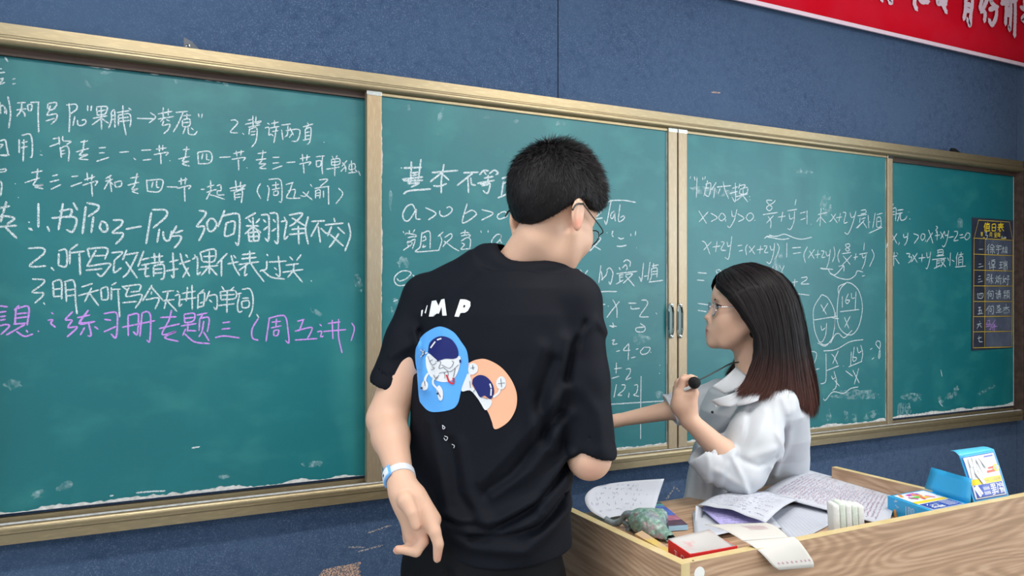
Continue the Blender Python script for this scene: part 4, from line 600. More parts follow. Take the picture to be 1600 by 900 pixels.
def tee(p):
    d = torso_b(p); d = np.maximum(d, p[:, 2] - (CAMZ - (425 - HOR) / F * 1.655) - .0)
    d = smin(d, rc(p, P(760, 432, 1.66), P(672, 470, 1.70), .062, .058), .03); d = smin(d, rc(p, P(845, 432, 1.64), P(893, 472, 1.58), .062, .062), .03)
    d = smin(d, rc(p, P(770, 430, 1.66), P(840, 430, 1.645), .066, .066), .03)
    # hem
    u, v = pxuv(p, 1.55); hemy = 866 + 14 * np.exp(-((u - 760) / 70) ** 2)
    hemz = CAMZ - (hemy - HOR) / F * 1.52; d = smax(d, hemz - p[:, 2], .004)
    sl = chain(p, [LSh, LSh + (SLe - LSh) * .55, SLe + sldir * .03], [.058, .049, .044], .02); sl = smax(sl, (p - SLe.astype(f32)) @ hl.astype(f32), .003)
    sl = ssub(sl, np.maximum(chain(p, [LSh, SLe + sldir * .04], [.042, .0405], .02), -((p - SLe.astype(f32)) @ hl.astype(f32)) - .02), .002); d = smin(d, sl, .012); hemL = np.sqrt((chain(p, [LSh, LSh + (SLe - LSh) * .55, SLe + sldir * .03], [.058, .049, .044], .02) + .004) ** 2 + ((p - SLe.astype(f32)) @ hl.astype(f32) * .35) ** 2) - .0045; d = smin(d, hemL, .003)
    sr = chain(p, [RSh, RSh + (SRe - RSh) * .55, SRe + srdir * .04], [.062, .055, .051], .02); sr = smax(sr, (p - SRe.astype(f32)) @ hr.astype(f32), .003)
    sr = ssub(sr, np.maximum(chain(p, [RSh, SRe + srdir * .05], [.047, .0465], .02), -((p - SRe.astype(f32)) @ hr.astype(f32)) - .02), .002); d = smin(d, sr, .010); hemR = np.sqrt((chain(p, [RSh, RSh + (SRe - RSh) * .55, SRe + srdir * .04], [.062, .055, .051], .02) + .003) ** 2 + ((p - SRe.astype(f32)) @ hr.astype(f32) * .35) ** 2) - .0045; d = smin(d, hemR, .003)
    # neck opening
    dpre = d
    nk = rc(p, P(850, 372, 1.60), P(790, 418, 1.66), .070, .060, (UP, 1.0)); d = ssub(d, nk, .006)
    # rib collar ring
    ring = np.sqrt((dpre - .001) ** 2 + (nk * .5) ** 2) - .0062; d = smin(d, ring, .004) + .0030 * np.exp(-((nk - .021) / .0035) ** 2)
    Z = 1.55
    for pts, a, w in [([(880, 600), (800, 690), (752, 740)], .007, 9), ([(890, 640), (830, 720), (770, 760)], .006, 8), ([(888, 700), (845, 760), (780, 795), (700, 800)], .010, 9), ([(885, 750), (850, 785), (790, 815), (705, 812)], .010, 9), ([(885, 790), (820, 838), (740, 838), (690, 822)], .008, 9),
                      ([(885, 735), (840, 778)], .008, 6), ([(720, 690), (735, 760), (760, 800)], .006, 10), ([(668, 660), (690, 740), (700, 790), (735, 812)], .006, 9), ([(845, 540), (820, 600), (835, 680)], .006, 12), ([(880, 530), (860, 600), (862, 690)], .007, 12),
                      ([(700, 480), (680, 560), (690, 660)], .003, 14), ([(905, 520), (930, 500), (950, 520)], .006, 8), ([(640, 520), (655, 560), (662, 610)], .006, 9), ([(600, 560), (640, 540)], .004, 8), ([(900, 600), (930, 640), (935, 690)], .004, 10)]:
        d = d - fold(p, Z, pts, a * 1.15, w)
    for pts, a, w in [([(870, 640), (800, 730), (760, 760)], .007, 7), ([(884, 722), (835, 775), (770, 812), (700, 805)], .010, 6), ([(880, 770), (840, 808), (740, 826)], .008, 6), ([(705, 690), (718, 765), (745, 800)], .006, 8), ([(645, 590), (652, 560), (648, 520)], .008, 6), ([(884, 590), (893, 540), (912, 505)], .009, 6), ([(862, 560), (842, 620), (850, 680)], .006, 9), ([(655, 480), (690, 470), (740, 430)], .003, 10)]:
        d = d + fold(p, Z, pts, a * 1.15, w)
    return d + sines(p, 28, 3).astype(f32) * .0012
tee_me = sdf_mesh('tshirt', tee, [P(760, 500, 1.65)[0] - .36, P(760, 500, 1.65)[1] - .36, .86], [P(760, 500, 1.65)[0] + .40, P(760, 500, 1.65)[1] + .36, 1.56], .0034, M_tee, 2)
tee_o = put(tee_me, 'tshirt', boy)
def shorts(p):
    C = cc_[-2] * [1, 1, 0]; d = loft(p, np.array([.75, 1.0]), np.array([C, C]), np.array([.175, .165]), np.array([.135, .120]), Tx, Ty); d = np.maximum(np.abs(p[:, 2] - .90) - .085, d)
    for s in (-1, 1): d = smin(d, np.maximum(rc(p, C + Tx * s * .09 + UP * .86, C + Tx * s * .105 + UP * .5, .098, .090), .52 - p[:, 2]), .02)
    return d + fold(p, 1.55, [(700, 885), (705, 960)], .008, 7) - fold(p, 1.55, [(720, 890), (718, 960)], .006, 8)
sc0 = P(760, 500, 1.65); put(sdf_mesh('shorts', shorts, [sc0[0] - .30, sc0[1] - .30, .48], [sc0[0] + .30, sc0[1] + .30, 1.0], .006, M_short, 2), 'shorts', boy)
def shoe_me(c, f, r):
    def fn(p):
        d = smin(rc(p, c + UP * .035 - f * .03, c + UP * .030 + f * .17, .045, .040, (UP, 1.1)), rc(p, c + UP * .07, c + UP * .10 - f * .005, .042, .046), .03); return np.maximum(d, .004 - p[:, 2])
    return sdf_mesh('shoe', fn, c + np.array([-.26, -.26, -.01]), c + np.array([.26, .26, .16]), .006, mat('white_shoe', (.6, .6, .6), .6), 1)
for s in (-1, 1):
    c = cc_[-2] * [1, 1, 0] + Tx * s * .11 - Ty * .01; put(shoe_me(c, Ty, Tx), 'shoe', boy)
# hair: cap + strands
def cap_boy(q, grow=0.0):
    d = smin(el(q, (0, .010, .062), (.083 + grow, .102 + grow, .106 + grow)), el(q, (0, -.008, .050), (.082 + grow, .106 + grow, .094 + grow)), .02); d = smin(d, el(q, (0, .052, .082), (.066 + grow, .045 + grow, .050 + grow)), .02)
    line = q[:, 2] - (-.062 + .0 * q[:, 1]) ; back = q[:, 1] + .0
    # hairline: low at the nape, up and over the ears, up across the forehead
    hl_ = np.interp(q[:, 1], [-.12, -.075, -.045, -.030, -.005, .025, .055, .075, .10], [-.062, -.058, -.040, .005, .036, .030, .040, .060, .085]).astype(f32)
    return smax(d, (hl_ - q[:, 2]) * .8, .010)
def boyhair(p):
    q = inhead(p, HB, RB, sB); return cap_boy(q) * sB + sines(p, 160, 5).astype(f32) * .0014
hb = HB + UP * .05; hcap = sdf_mesh('hair', boyhair, hb - .17, hb + .17, .0035, M_hair, 1, lambda V: np.tile(np.array([.010, .009, .010], f32), (len(V), 1)))
def strands(me, n, dirfn, length, width, segs, colf, seed=1, mask=None):
    r = np.random.default_rng(seed); V0 = np.array([v.co[:] for v in me.vertices]); Nn = np.array([v.normal[:] for v in me.vertices]); idx = r.integers(0, len(V0), n)
    if mask is not None: idx = idx[mask(V0[idx], Nn[idx])]
    p = V0[idx] + r.normal(0, .001, (len(idx), 3)); nn = Nn[idx]; d = dirfn(p, nn, r); L_ = length(p, nn, r)[:, None]; w = width; V = []; Fc = []
    side = np.cross(d, nn + r.normal(0, .3, nn.shape)); side /= np.linalg.norm(side, axis=1, keepdims=True) + 1e-9; m = segs + 1
    pts = []; drop = r.normal(0, .15, p.shape)
    for i in range(m):
        t = i / segs; c = p - nn * .002 + d * L_ * t + drop * L_ * t * t * .5 - nn * L_ * t * t * .25; ww = w * (1 - t) ** .6 + .00008; pts += [c - side * ww, c + side * ww]
    A = np.stack(pts, 1); K_ = len(p); V = A.reshape(-1, 3); base = (np.arange(K_) * 2 * m)[:, None]
    Fc = np.concatenate([base + np.array([2 * i, 2 * i + 1, 2 * i + 3, 2 * i + 2]) for i in range(segs)])
    out = bpy.data.meshes.new('s'); out.vertices.add(len(V)); out.vertices.foreach_set('co', V.astype(f32).ravel()); out.loops.add(Fc.size); out.loops.foreach_set('vertex_index', Fc.astype(np.int32).ravel()); out.polygons.add(len(Fc)); out.polygons.foreach_set('loop_start', np.arange(0, Fc.size, 4, dtype=np.int32)); out.polygons.foreach_set('use_smooth', np.ones(len(Fc), bool)); out.update(calc_edges=True)
    cc = np.ones((len(V), 4), f32); cc[:, :3] = colf(V, r.random(K_).repeat(2 * m)); at = out.color_attributes.new('Col', 'FLOAT_COLOR', 'POINT'); at.data.foreach_set('color', cc.ravel()); out.materials.append(me.materials[0]); return out
RBi = RB
def dirb(p, n, r):
    q = (p - HB) @ RB; crown = np.array([.005, -.060, .13]); g = q - crown; g -= (g * (n @ RB)).sum(1, keepdims=True) * (n @ RB); g /= np.linalg.norm(g, axis=1, keepdims=True) + 1e-6
    up = np.clip((q[:, 2] - .04) / .10, 0, 1)[:, None]; d = (g @ RB.T) * 1.0 + n * (.35 + .75 * up) + r.normal(0, .22, p.shape); return d / np.linalg.norm(d, axis=1, keepdims=True)
def lenb(p, n, r):
    q = (p - HB) @ RB; return (.006 + .016 * np.clip((q[:, 2] + .03) / .13, 0, 1) + .012 * np.exp(-((q[:, 1] + .02) ** 2 + q[:, 0] ** 2) / .0016) * (q[:, 2] > .1)) * (.6 + .7 * r.random(len(p)))
hst = strands(hcap, 26000, dirb, lenb, .00045, 3, lambda V, r: (np.array([.010, .009, .010]) * (.6 + 1.2 * r[:, None])), 4)
put(join('hair', [hcap, hst]), 'hair', boy)
def jcol(): pass
# glasses of the boy
M_frame = mat('black_frame', (.01, .01, .012), .3); M_lens = mat('clear_lens', (.8, .9, .95), .03, alpha=.14)
def glasses(O, R, s, m, rad, lensw, parent, label, tipm=None, lm=None):
    lm = lm or M_lens
    W_ = lambda x, y, z: hw_(O, R, s, x, y, z)
    fr = []
    for sd in (-1, 1):
        pts = [W_(sd * (.033 + .025 * math.cos(a)), .103 - .006 * abs(math.cos(a)), .006 + .019 * math.sin(a)) for a in np.linspace(0, 2 * math.pi, 25)]
        fr.append(tube_me('r', pts, rad, m, 6)); fr.append(tube_me('t', [W_(sd * .058, .099, .012), W_(sd * .073, .085, .014), W_(sd * .081, .03, .018), W_(sd * .085, -.010, .022)], rad, m, 6, .004))
        fr.append(tube_me('t', [W_(sd * .085, -.008, .022), W_(sd * .087, -.028, .010), W_(sd * .086, -.034, -.006)], rad * 1.6, tipm or m, 6, .004))
    fr.append(tube_me('b', [W_(-.009, .104, .012), W_(0, .108, .014), W_(.009, .104, .012)], rad, m, 6))
    g = put(join('glasses', fr), 'glasses', parent, label)
    for sd in (-1, 1):
        n = 24; V = [W_(sd * .033, .1025, .006)] + [W_(sd * (.033 + .0245 * math.cos(a)), .1025 - .006 * abs(math.cos(a)), .006 + .0185 * math.sin(a)) for a in np.linspace(0, 2 * math.pi, n, endpoint=False)]
        put(mesh('lens', V, [(0, 1 + i, 1 + (i + 1) % n) for i in range(n)], lm), 'lens', g)
glasses(HB, RB, sB, M_frame, .0013, .02, boy, 'thin black framed glasses')
# wristband watch on the left wrist
wa = LW + (LW - LE) / np.linalg.norm(LW - LE) * -.012; ax = (LW - LE) / np.linalg.norm(LW - LE)
s1 = np.cross(ax, FW); s1 /= np.linalg.norm(s1); s2 = np.cross(ax, s1)
M_band = mat('pale_grey_silicone', (.62, .66, .72), .5); M_bluep = mat('sky_blue_plastic', (.16, .42, .85), .4)
def band(a0, a1, r0, r1, h, m, c=wa, n=28):
    V = []; 
    for i in range(n + 1):
        a = a0 + (a1 - a0) * i / n; dr = s1 * math.cos(a) + s2 * math.sin(a)
        for r_, z in ((r0, -h), (r1, -h), (r1, h), (r0, h)): V.append(c + dr * r_ + ax * z)
    Fc = [(4 * i + k, 4 * i + (k + 1) % 4, 4 * i + 4 + (k + 1) % 4, 4 * i + 4 + k) for i in range(n) for k in range(4)] + [(3, 2, 1, 0), (4 * n, 4 * n + 1, 4 * n + 2, 4 * n + 3)]
    return mesh('b', V, Fc, m, False)
watch = put(band(0, 2 * math.pi, .0275, .0300, .0080, M_band), 'wristband', boy, 'pale grey wristband with a sky blue clasp')
# the face sits where it looks towards the left of the camera
d_ = -FW * .62 - RT * .78; an = math.atan2(float(d_ @ s2), float(d_ @ s1))
put(band(an - .62, an + .62, .0298, .0335, .0125, M_bluep, n=10), 'case', watch, 'sky blue plastic case'); put(band(an - .48, an + .48, .0334, .0345, .0085, mat('white_dial', (.75, .78, .8), .4), n=10), 'dial', watch, 'white dial')
put(band(an - .10, an + .06, .0344, .0349, .0030, M_black, n=4), 'marking', watch, 'small dark mark')
# printed design: flat shapes laid on the back of the shirt
TB = bvh(tee_me)
def on_shirt(px, py, off):
    d = Vector(ray(px, py)).normalized(); h = TB.ray_cast(Vector((0, 0, CAMZ)), d)
    if h[0] is None: return None
    return np.array(h[0] + h[1] * off if h[1].dot(d) < 0 else h[0] - h[1] * off)
def print_poly(name, pts, m, off, parent=tee_o, label=None, smooth=True, cell=3.0):
    """fill a closed outline (photo pixels) with a fine grid draped on the cloth"""
    P2 = catmull(list(pts) + [pts[0]], 2.0)[:-1] if smooth else np.array(pts, float)
    bm = bmesh.new(); vs = [bm.verts.new((x, y, 0)) for x, y in P2]; f = bm.faces.new(vs); bmesh.ops.triangulate(bm, faces=[f])
    x0, x1, y0, y1 = P2[:, 0].min(), P2[:, 0].max(), P2[:, 1].min(), P2[:, 1].max()
    for axis, a, b in ((0, x0, x1), (1, y0, y1)):
        for k in np.arange(a + cell / 2, b, cell):
            co = [0, 0, 0]; co[axis] = float(k); no = [0, 0, 0]; no[axis] = 1; bmesh.ops.bisect_plane(bm, geom=list(bm.verts) + list(bm.edges) + list(bm.faces), plane_co=co, plane_no=no)
    bad = []
    for v in bm.verts:
        q = on_shirt(v.co.x, v.co.y, off)
        if q is None: bad.append(v)
        else: v.co = Vector(q)
    bmesh.ops.delete(bm, geom=bad, context='VERTS')
    me = bpy.data.meshes.new(name); bm.to_mesh(me); bm.free(); me.materials.append(m); me.polygons.foreach_set('use_smooth', [True] * len(me.polygons)); return put(me, name, parent, label)
def print_lines(name, s, w, m, off, label=None, reg=(0, 0, 1), parent=tee_o):
    ox, oy, k = reg; V = []; Fc = []
    for st_ in parse(s):
        p = catmull([(ox + a * k, oy + b * k) for a, b in st_], 1.5); t = np.gradient(p, axis=0); t /= np.linalg.norm(t, axis=1, keepdims=True) + 1e-9; nn = np.stack([-t[:, 1], t[:, 0]], 1) * w / 2
        L_ = [on_shirt(*(a), off) for a in p - nn]; R_ = [on_shirt(*(a), off) for a in p + nn]
        if any(x is None for x in L_ + R_): continue
        b = len(V)
        for a_, c_ in zip(L_, R_): V += [a_, c_]
        for i in range(len(p) - 1): Fc.append((b + 2 * i, b + 2 * i + 1, b + 2 * i + 3, b + 2 * i + 2))
    if V: put(mesh(name, V, Fc, m), name, parent, label, 'stuff' if len(parse(s)) > 1 else None)
PR = (630, 450, .26667)
def pz(s): return [(PR[0] + a * PR[2], PR[1] + b * PR[2]) for a, b in parse(s)[0]]
M_pblue = mat('print_sky_blue', (.10, .36, .80), .7, spec=.2); M_porg = mat('print_peach', (.82, .42, .27), .7, spec=.2); M_pnavy = mat('print_navy', (.012, .018, .13), .6, spec=.2); M_pwhite = mat('print_white', (.68, .70, .74), .7, spec=.2); M_pred = mat('print_red', (.55, .02, .03), .7); M_pink = mat('print_outline', (.03, .035, .06), .7)
print_poly('print_blue_disc', pz('72,400 80,340 120,275 190,232 240,230 300,262 345,320 375,370 385,440 385,500 345,590 320,680 270,715 165,725 110,680 95,640 85,520 75,450'), M_pblue, .0012, label='sky blue printed disc')
print_poly('print_peach_disc', pz('385,440 430,420 490,418 570,460 630,530 665,610 665,690 635,760 590,805 538,826 520,780 495,720 440,650 400,600 380,595 385,500'), M_porg, .0014, label='peach printed disc')
print_poly('print_suit', pz('135,410 150,385 190,400 270,415 335,400 333,460 310,520 270,548 215,548 165,520 140,470'), M_pwhite, .0020, label='white printed space suit')
print_poly('print_visor', pz('150,375 160,325 195,292 240,283 290,305 322,355 325,400 300,415 250,415 205,425 190,385'), M_pnavy, .0026, label='navy printed visor')
print_poly('print_suit', pz('380,500 400,525 405,570 430,600 470,640 520,655 515,690 485,715 460,680 435,640 395,600 345,600'), M_pwhite, .0022, label='white printed space suit')
print_poly('print_visor', pz('408,560 415,530 450,510 490,520 525,560 535,610 515,650 480,630 455,640 430,600'), M_pnavy, .0028, label='navy printed visor')
for s in ('385,470 395,445 420,440 440,458 438,490 410,508 388,495', '550,540 570,518 595,525 605,560 590,590 560,588 548,565'): print_poly('print_glove', pz(s), M_pwhite, .0026)
for s in ('115,560 130,540 148,560 145,590 125,598 113,580', '200,590 215,570 235,600 235,650 218,658 205,625'): print_poly('print_boot', pz(s), M_pwhite, .0026)
wl = 'print_limb'
print_lines(wl, '150,500 135,525 132,550;185,520 180,560 205,590', 3.2, M_pwhite, .0024, reg=PR)
print_lines(wl, '395,500 385,540 390,575;530,640 560,615 570,590', 3.4, M_pwhite, .0024, reg=PR)
print_lines('print_strap', '258,508 275,550 298,558 298,525', 2.8, M_pred, .0030, label='red printed strap', reg=PR)
print_lines('print_highlight', '168,352 195,315;205,305 230,296;512,560 520,585;520,590 518,630', 2.2, M_pwhite, .0034, reg=PR)
print_lines('print_outline', '150,400 175,450 200,440;205,425 225,435 215,470 240,465;175,460 190,470 170,480;230,450 275,470 300,440 290,425;240,465 280,490 330,450;215,500 245,495 250,530;185,510 200,530 215,510;310,470 300,520;160,430 180,420;195,540 205,520;240,500 265,490 270,515;195,432 215,428;400,470 425,465;412,450 415,480;560,560 600,555;575,530 580,580;395,545 400,585;430,590 415,610;460,640 500,650;112,370 130,385 118,400;125,360 135,390;130,545 135,575;205,600 225,640', .7, M_pink, .0036, reg=PR)
print_lines('print_antenna', '110,360 125,385 110,405;130,362 125,385 150,380', 1.5, M_pwhite, .0034, reg=PR)
print_lines('print_fleck', '115,590 118,580', 3, M_pink, .0038, reg=PR); print_lines('print_fleck', '338,420 340,438', 2.4, M_pnavy, .0034, reg=PR); print_lines('print_fleck', '205,622 212,615', 3, M_pink, .0038, reg=PR)
LT = (590, 360, .15)
def lz(s): return [(LT[0] + a * LT[2], LT[1] + b * LT[2]) for a, b in parse(s)[0]]
print_poly('letter', lz('540,900 570,735 615,728 640,790 668,722 702,715 725,888 680,890 672,800 645,870 622,868 605,800 590,898'), M_pwhite, .0016, label='white printed letter M', smooth=False, cell=4)
print_poly('letter', lz('805,898 865,720 925,722 970,745 972,790 945,840 915,860 868,862 852,902'), M_pwhite, .0016, label='white printed letter P', smooth=False, cell=4)
print_poly('letter_counter', lz('896,800 905,778 920,785 912,808'), M_tee, .0022, smooth=False, cell=4)
print_poly('letter', lz('460,835 478,830 475,860 468,895 458,893'), M_pwhite, .0016, label='edge of a white printed letter', smooth=False, cell=4); print_poly('letter', lz('495,862 520,780 526,785 508,868'), M_pwhite, .0016, smooth=False, cell=4)
print_lines('small_print', '692,664 696,668 693,670 692,664;695,681 700,683 697,688 694,684;707,694 711,696 710,700', 1.0, M_pwhite, .0016, label='three tiny grey printed marks')
print_lines('stitch_line', '648,868 690,880 760,890 830,884 884,868', .8, M_black, .0008) if False else None
# ================================================================ the woman
girl = thing('person', 'woman in a white blouse with long dark hair and glasses holding a small microphone', 'person', (*P(1175, 700, 2.41)[:2], 0))
HG = P(1171, 492, 2.25); pit = .06; gf = -RT * math.cos(pit) * .995 + FW * .08 + UP * math.sin(pit); RG = frame(gf, UP); sG = 1.04
def inheadG(p): q = inhead(p, HG, RG, sG); return q * np.array([1, .94, 1.0], f32)
GS = P(1196, 628, 2.13); GE = P(1163, 740, 2.03); GW = P(1076, 655, 2.04)
FS = P(1150, 615, 2.42); FE = P(1114, 628, 2.45); FWr = P(965, 657, 2.56)
def handG(p):
    # near hand: pinches the microphone at (1084,598); back of hand to the camera side, knuckles upper left
    Z = 2.04; d = rc(p, GW, P(1068, 632, Z), .024, .030, (FW, 1.3)); d = smin(d, rc(p, P(1064, 632, Z), P(1061, 616, Z), .028, .017, (FW, 1.3)), .015); d = smin(d, rc(p, P(1078, 640, Z), P(1080, 618, Z - .01), .020, .015), .015)
    fs = [([P(1063, 612, Z), P(1067, 594, Z), P(1079, 590, Z), P(1087, 592, Z)], [.0125, .0105, .0092, .008]),
          ([P(1058, 616, Z + .016), P(1060, 598, Z + .018), P(1070, 590, Z + .018), P(1080, 590, Z + .014)], [.0120, .0105, .009, .0078]),
          ([P(1056, 622, Z + .030), P(1057, 606, Z + .034), P(1066, 598, Z + .034), P(1075, 602, Z + .026)], [.0115, .010, .009, .0075]),
          ([P(1057, 630, Z + .040), P(1058, 616, Z + .046), P(1066, 610, Z + .044), P(1073, 614, Z + .036)], [.0105, .009, .008, .007]),
          ([P(1080, 630, Z - .010), P(1085, 614, Z - .014), P(1083, 603, Z - .008)], [.0140, .0115, .0090])]
    return smin(d, fingers(p, fs), .006)
def torso_g(p, s=0.0):
    rw = [(585, 1140, 1200, .10, 2.27), (612, 1110, 1232, .15, 2.27), (640, 1098, 1254, .18, 2.27), (680, 1092, 1260, .165, 2.31), (710, 1088, 1261, .14, 2.35), (745, 1080, 1260, .125, 2.38), (775, 1076, 1260, .125, 2.385), (860, 1080, 1258, .125, 2.385)]
    R_ = np.array(rw, float); Zr = R_[:, 4]; z = CAMZ - (R_[:, 0] - HOR) / F * Zr; C = np.array([P((a + b) / 2, y, Zq) for y, a, b, _, Zq in rw]); A = (R_[:, 2] - R_[:, 1]) / 2 / F * Zr
    return loft(p, z, C, A - s, R_[:, 3] - s - .01, -RT, FW, 2.2)
def girl_body(p):
    d = head(inheadG(p), .6, True) * sG * .95
    d = smin(d, rc(p, P(1172, 530, 2.26), P(1180, 600, 2.27), .050, .052), .025); d = smin(d, rc(p, P(1178, 606, 2.24), GS, .05, .042), .03); d = smin(d, rc(p, P(1178, 606, 2.30), FS, .05, .042), .03)
    d = smin(d, np.maximum(torso_g(p, .03), p[:, 2] - P(0, 625, 2.27)[2]), .03)
    d = smin(d, chain(p, [GS, GE], [.040, .034], .01), .02); d = smin(d, chain(p, [GE, GE + (GW - GE) * .35, GW], [.034, .035, .0225], .02), .015); d = smin(d, handG(p), .010)
    d = smin(d, chain(p, [FS, FE], [.038, .034], .01), .02); d = smin(d, chain(p, [FE, FE + (FWr - FE) * .35, FWr], [.033, .033, .021], .02), .015)
    u = (FWr - FE) / np.linalg.norm(FWr - FE); a = FWr + u * .03; d = smin(d, rc(p, FWr, a + u * .035, .020, .026, (FW, 1.5)), .012)
    for i in range(4):
        b = a + u * .05 + UP * (.022 - .015 * i); d = smin(d, chain(p, [b, b + u * .025 + FW * .012, b + u * .030 + FW * .032], [.0085, .0078, .007], .003), .004)
    d = smin(d, chain(p, [a - UP * .005 - FW * .012, a + u * .035 - FW * .02, a + u * .06 + FW * .0], [.011, .0095, .008], .003), .006)
    C = P(1170, 700, 2.41) * [1, 1, 0]
    d = smin(d, el(p, C + UP * .86, (.10, .125, .11), np.stack([-RT, FW, UP], 1)), .04)
    for s in (-1, 1): d = smin(d, chain(p, [C + FW * s * .08 + UP * .82, C + FW * s * .085 + UP * .44, C + FW * s * .085 + UP * .07], [.075, .048, .032], .03), .03); d = smin(d, rc(p, C + FW * s * .085 + UP * .04, C + FW * s * .085 + UP * .035 - RT * .15, .032, .026), .02)
    return d
hg = lambda x, y, z: hw_(HG, RG, sG, x, y / .94, z)
gsp = [(hg(0, .103, -.053), .021, (.46, .09, .09), 2.2), (hg(-.017, .099, -.053), .011, (.46, .09, .09), 2.0), (hg(-.045, .06, -.02), .035, (.60, .30, .22), .35), (hg(0, .112, -.024), .018, (.60, .29, .22), .4), (P(1083, 605, 2.02), .02, (.60, .28, .22), .5), (P(1060, 596, 2.04), .025, (.60, .28, .22), .35)]
gc = P(1130, 600, 2.27)
put(sdf_mesh('body', girl_body, [gc[0] - .46, gc[1] - .34, 0.0], [gc[0] + .42, gc[1] + .52, 1.60], .0033, M_skin, 2, tint((.66, .42, .31), gsp)), 'body', girl)
# eyes and brows
M_eyew = mat('eye_white', (.6, .58, .56), .2); M_iris = mat('iris', (.012, .008, .006), .15); M_brow = mat('brow_hair', (.03, .02, .018), .8)
def face_bits(O, R, s, yk, parent, ez=0.0):
    W_ = lambda x, y, z: hw_(O, R, s, x, y / yk, z)
    for sd in (-1, 1):
        e = bmesh.new(); bmesh.ops.create_uvsphere(e, u_segments=16, v_segments=10, radius=1)
        for v in e.verts: v.co = Vector(W_(sd * .031 + v.co.x * .0135, .0790 + v.co.y * .0130, .0095 + ez + v.co.z * .0100))
        me = bpy.data.meshes.new('eye'); e.to_mesh(me); e.free(); me.materials.append(M_eyew); eo = put(me, 'eye', parent)
        e = bmesh.new(); bmesh.ops.create_uvsphere(e, u_segments=12, v_segments=8, radius=1)
        for v in e.verts: v.co = Vector(W_(sd * .033 + v.co.x * .0075, .0885 + v.co.y * .0055, .0095 + ez + v.co.z * .0070))
        me = bpy.data.meshes.new('iris'); e.to_mesh(me); e.free(); me.materials.append(M_iris); put(me, 'iris', eo)
        put(tube_me('eyelid', [W_(sd * .018, .088, .0115 + ez), W_(sd * .028, .0935, .0150 + ez), W_(sd * .038, .0905, .0145 + ez), W_(sd * .049, .081, .0110 + ez)], [.0010, .0024, .0022, .0012], M_brow, 6, .002), 'eyelashes', parent)
        put(tube_me('brow', [W_(sd * .014, .0950, .0260 + ez), W_(sd * .028, .0935, .0305 + ez), W_(sd * .042, .0855, .0310 + ez), W_(sd * .056, .0705, .026 + ez)], [.0026, .0036, .0032, .0014], M_brow, 6, .002), 'eyebrow', parent)
face_bits(HG, RG, sG, .94, girl, .009); face_bits(HB, RB, sB, 1.0, boy)
M_silver = mat('silver_frame', (.75, .72, .74), .2, 1.0)
HG2 = HG + RG @ np.array([0, .0065, .004]); glasses(HG2, RG, sG, M_silver, .0018, .02, girl, 'thin silver framed glasses', None, mat('violet_tint_lens', (.62, .60, .75), .03, alpha=.30))
